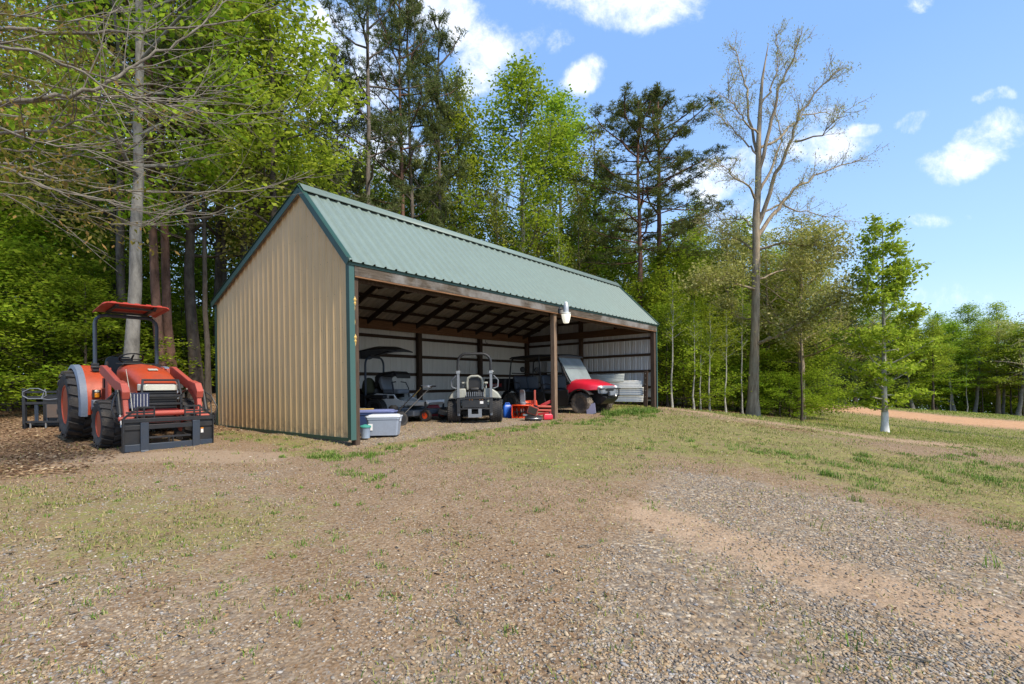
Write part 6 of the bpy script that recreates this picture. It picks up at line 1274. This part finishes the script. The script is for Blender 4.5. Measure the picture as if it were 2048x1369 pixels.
# scrap engine with radiator on a dark deck
def scrap():
    p = pos(1068, 845, 12.55); T = empty('scrap_engine', (p[0], p[1], g1(p[0], p[1]) + .0), R(-12), 'rusty small engine with a tilted radiator lying in front of the snow blower', 'engine')
    b = MB(); b.lathe([(.20, .0), (.22, .02), (.22, .08), (.17, .12), (.05, .13)], (0, 0, 0), n=20); b.build('deck', MT['blacksteel'], T); b = MB(); b.lathe([(.221, .055), (.226, .06), (.221, .07)], (0, 0, 0), n=20); b.build('deck_rim', MT['steel'], T)
    b = MB(); b.box(-.12, .10, -.08, .10, .12, .24); b.lathe([(.07, .24), (.07, .30), (.03, .32)], (-.08, 0, 0)); b.build('engine_block', paint('rusty_engine', (.16, .12, .08), .8, amt=.5), T, bevel=.012)
    b = MB(); b.box(-.12, .14, -.16, -.13, .16, .36, rot=(.15, .35, 0)); r = b.build('radiator_frame', MT['salmon'], T, bevel=.004); b = MB(); b.box(-.10, .12, -.168, -.162, .18, .34, rot=(.15, .35, 0), c=(.01, -.145, .26)); b.build('radiator_core', paint('radiator_core', (.05, .04, .03), .8), r)
    b = MB(); b.tube([(-.1, -.05, .34), (-.02, -.02, .42), (.12, 0, .36)], .012, 6); b.build('fuel_line', MT['darkred'], T); b = MB(); b.cyl((-.2, 0, .12), (-.2, 0, .16), .07, 14); b.build('pulley', MT['lens'], T)
    q = empty('fuel_can', (p[0] + .38, p[1] + .28, g1(p[0], p[1])), .2, 'small bright red can on the ground beside the foot of the middle post', 'fuel can'); b = MB(); b.loft([[(x * k, y * k, z) for x, y in ((-.12, -.07), (.12, -.07), (.12, .07), (-.12, .07))] for z, k in ((0, .95), (.02, 1), (.11, 1), (.15, .7))]); b.build('body', MT['red'], q, bevel=.01); b = MB(); b.cyl((.05, 0, .14), (.05, 0, .19), .022); b.build('cap', MT['black'], q)
scrap()
# panel leaning on the front tyre
p = pos(1184, 832, 14.55); T = empty('solar_plate', (p[0], p[1], g1(p[0], p[1]) + .0), R(-25), 'small purple-grey panel leaning against the front tyre of the utility vehicle', 'panel')
b = MB(); b.box(-.14, .14, -.008, .008, 0, .34, rot=(-.5, -.25, 0), c=(0, 0, 0)); b.build('panel', MT['plaque'], T, bevel=.003); b = MB(); b.box(-.15, .15, -.01, .01, -.01, .0, rot=(-.5, -.25, 0), c=(0, 0, 0)); b.build('frame', MT['grey'], T)
# white box on the far wall
q = sh(LEN - .10, 4.45); T = empty('wall_box', (q.x, q.y, 1.35), R(90) - TH, 'white metal box on the far end wall behind the utility vehicle', 'box'); b = MB(); b.box(-.08, .02, -.2, .2, 0, .5); b.build('cabinet', MT['white'], T, bevel=.008); b = MB(); b.box(-.085, -.081, -.17, .17, .03, .47); b.build('door', MT['totelid'], T)
q = sh(9.32, WID - .28); T = empty('wall_hook', (q.x, q.y, 2.56), R(90) - TH, 'small black hook hanging from the rear wall beam', 'hook'); b = MB(); b.tube([(0, .03, .08), (0, 0, .0), (.05, -.01, -.06), (.09, -.01, -.01)], .010, 6); b.build('hook_body', MT['black'], T)
# litter of small things in the yard
for i, (px, py, L_, a, lb) in enumerate(((1865, 1335, .22, 2.6, 'dry twig lying on the gravel at the lower right'), (925, 1265, .16, 1.9, 'thin dry twig at the lower middle of the yard'), (1160, 1100, .12, .2, 'short stick on the bare dirt left of the gravel'))):
    x, y = gp(px, py if py < 1200 else py); z = surf(np.array([x]), np.array([y]))[0] + .012; T = empty('twig', (x, y, z), a, lb, 'twig'); b = MB(); b.tube([(0, 0, 0), (L_ * .3, .012, .008), (L_ * .65, -.006, .004), (L_, .015, .012)], [.006, .005, .004, .002], 6); b.tube([(L_ * .5, 0, .005), (L_ * .7, .04, .01)], [.003, .0015], 5); b.build('stick', BK['twig'], T)
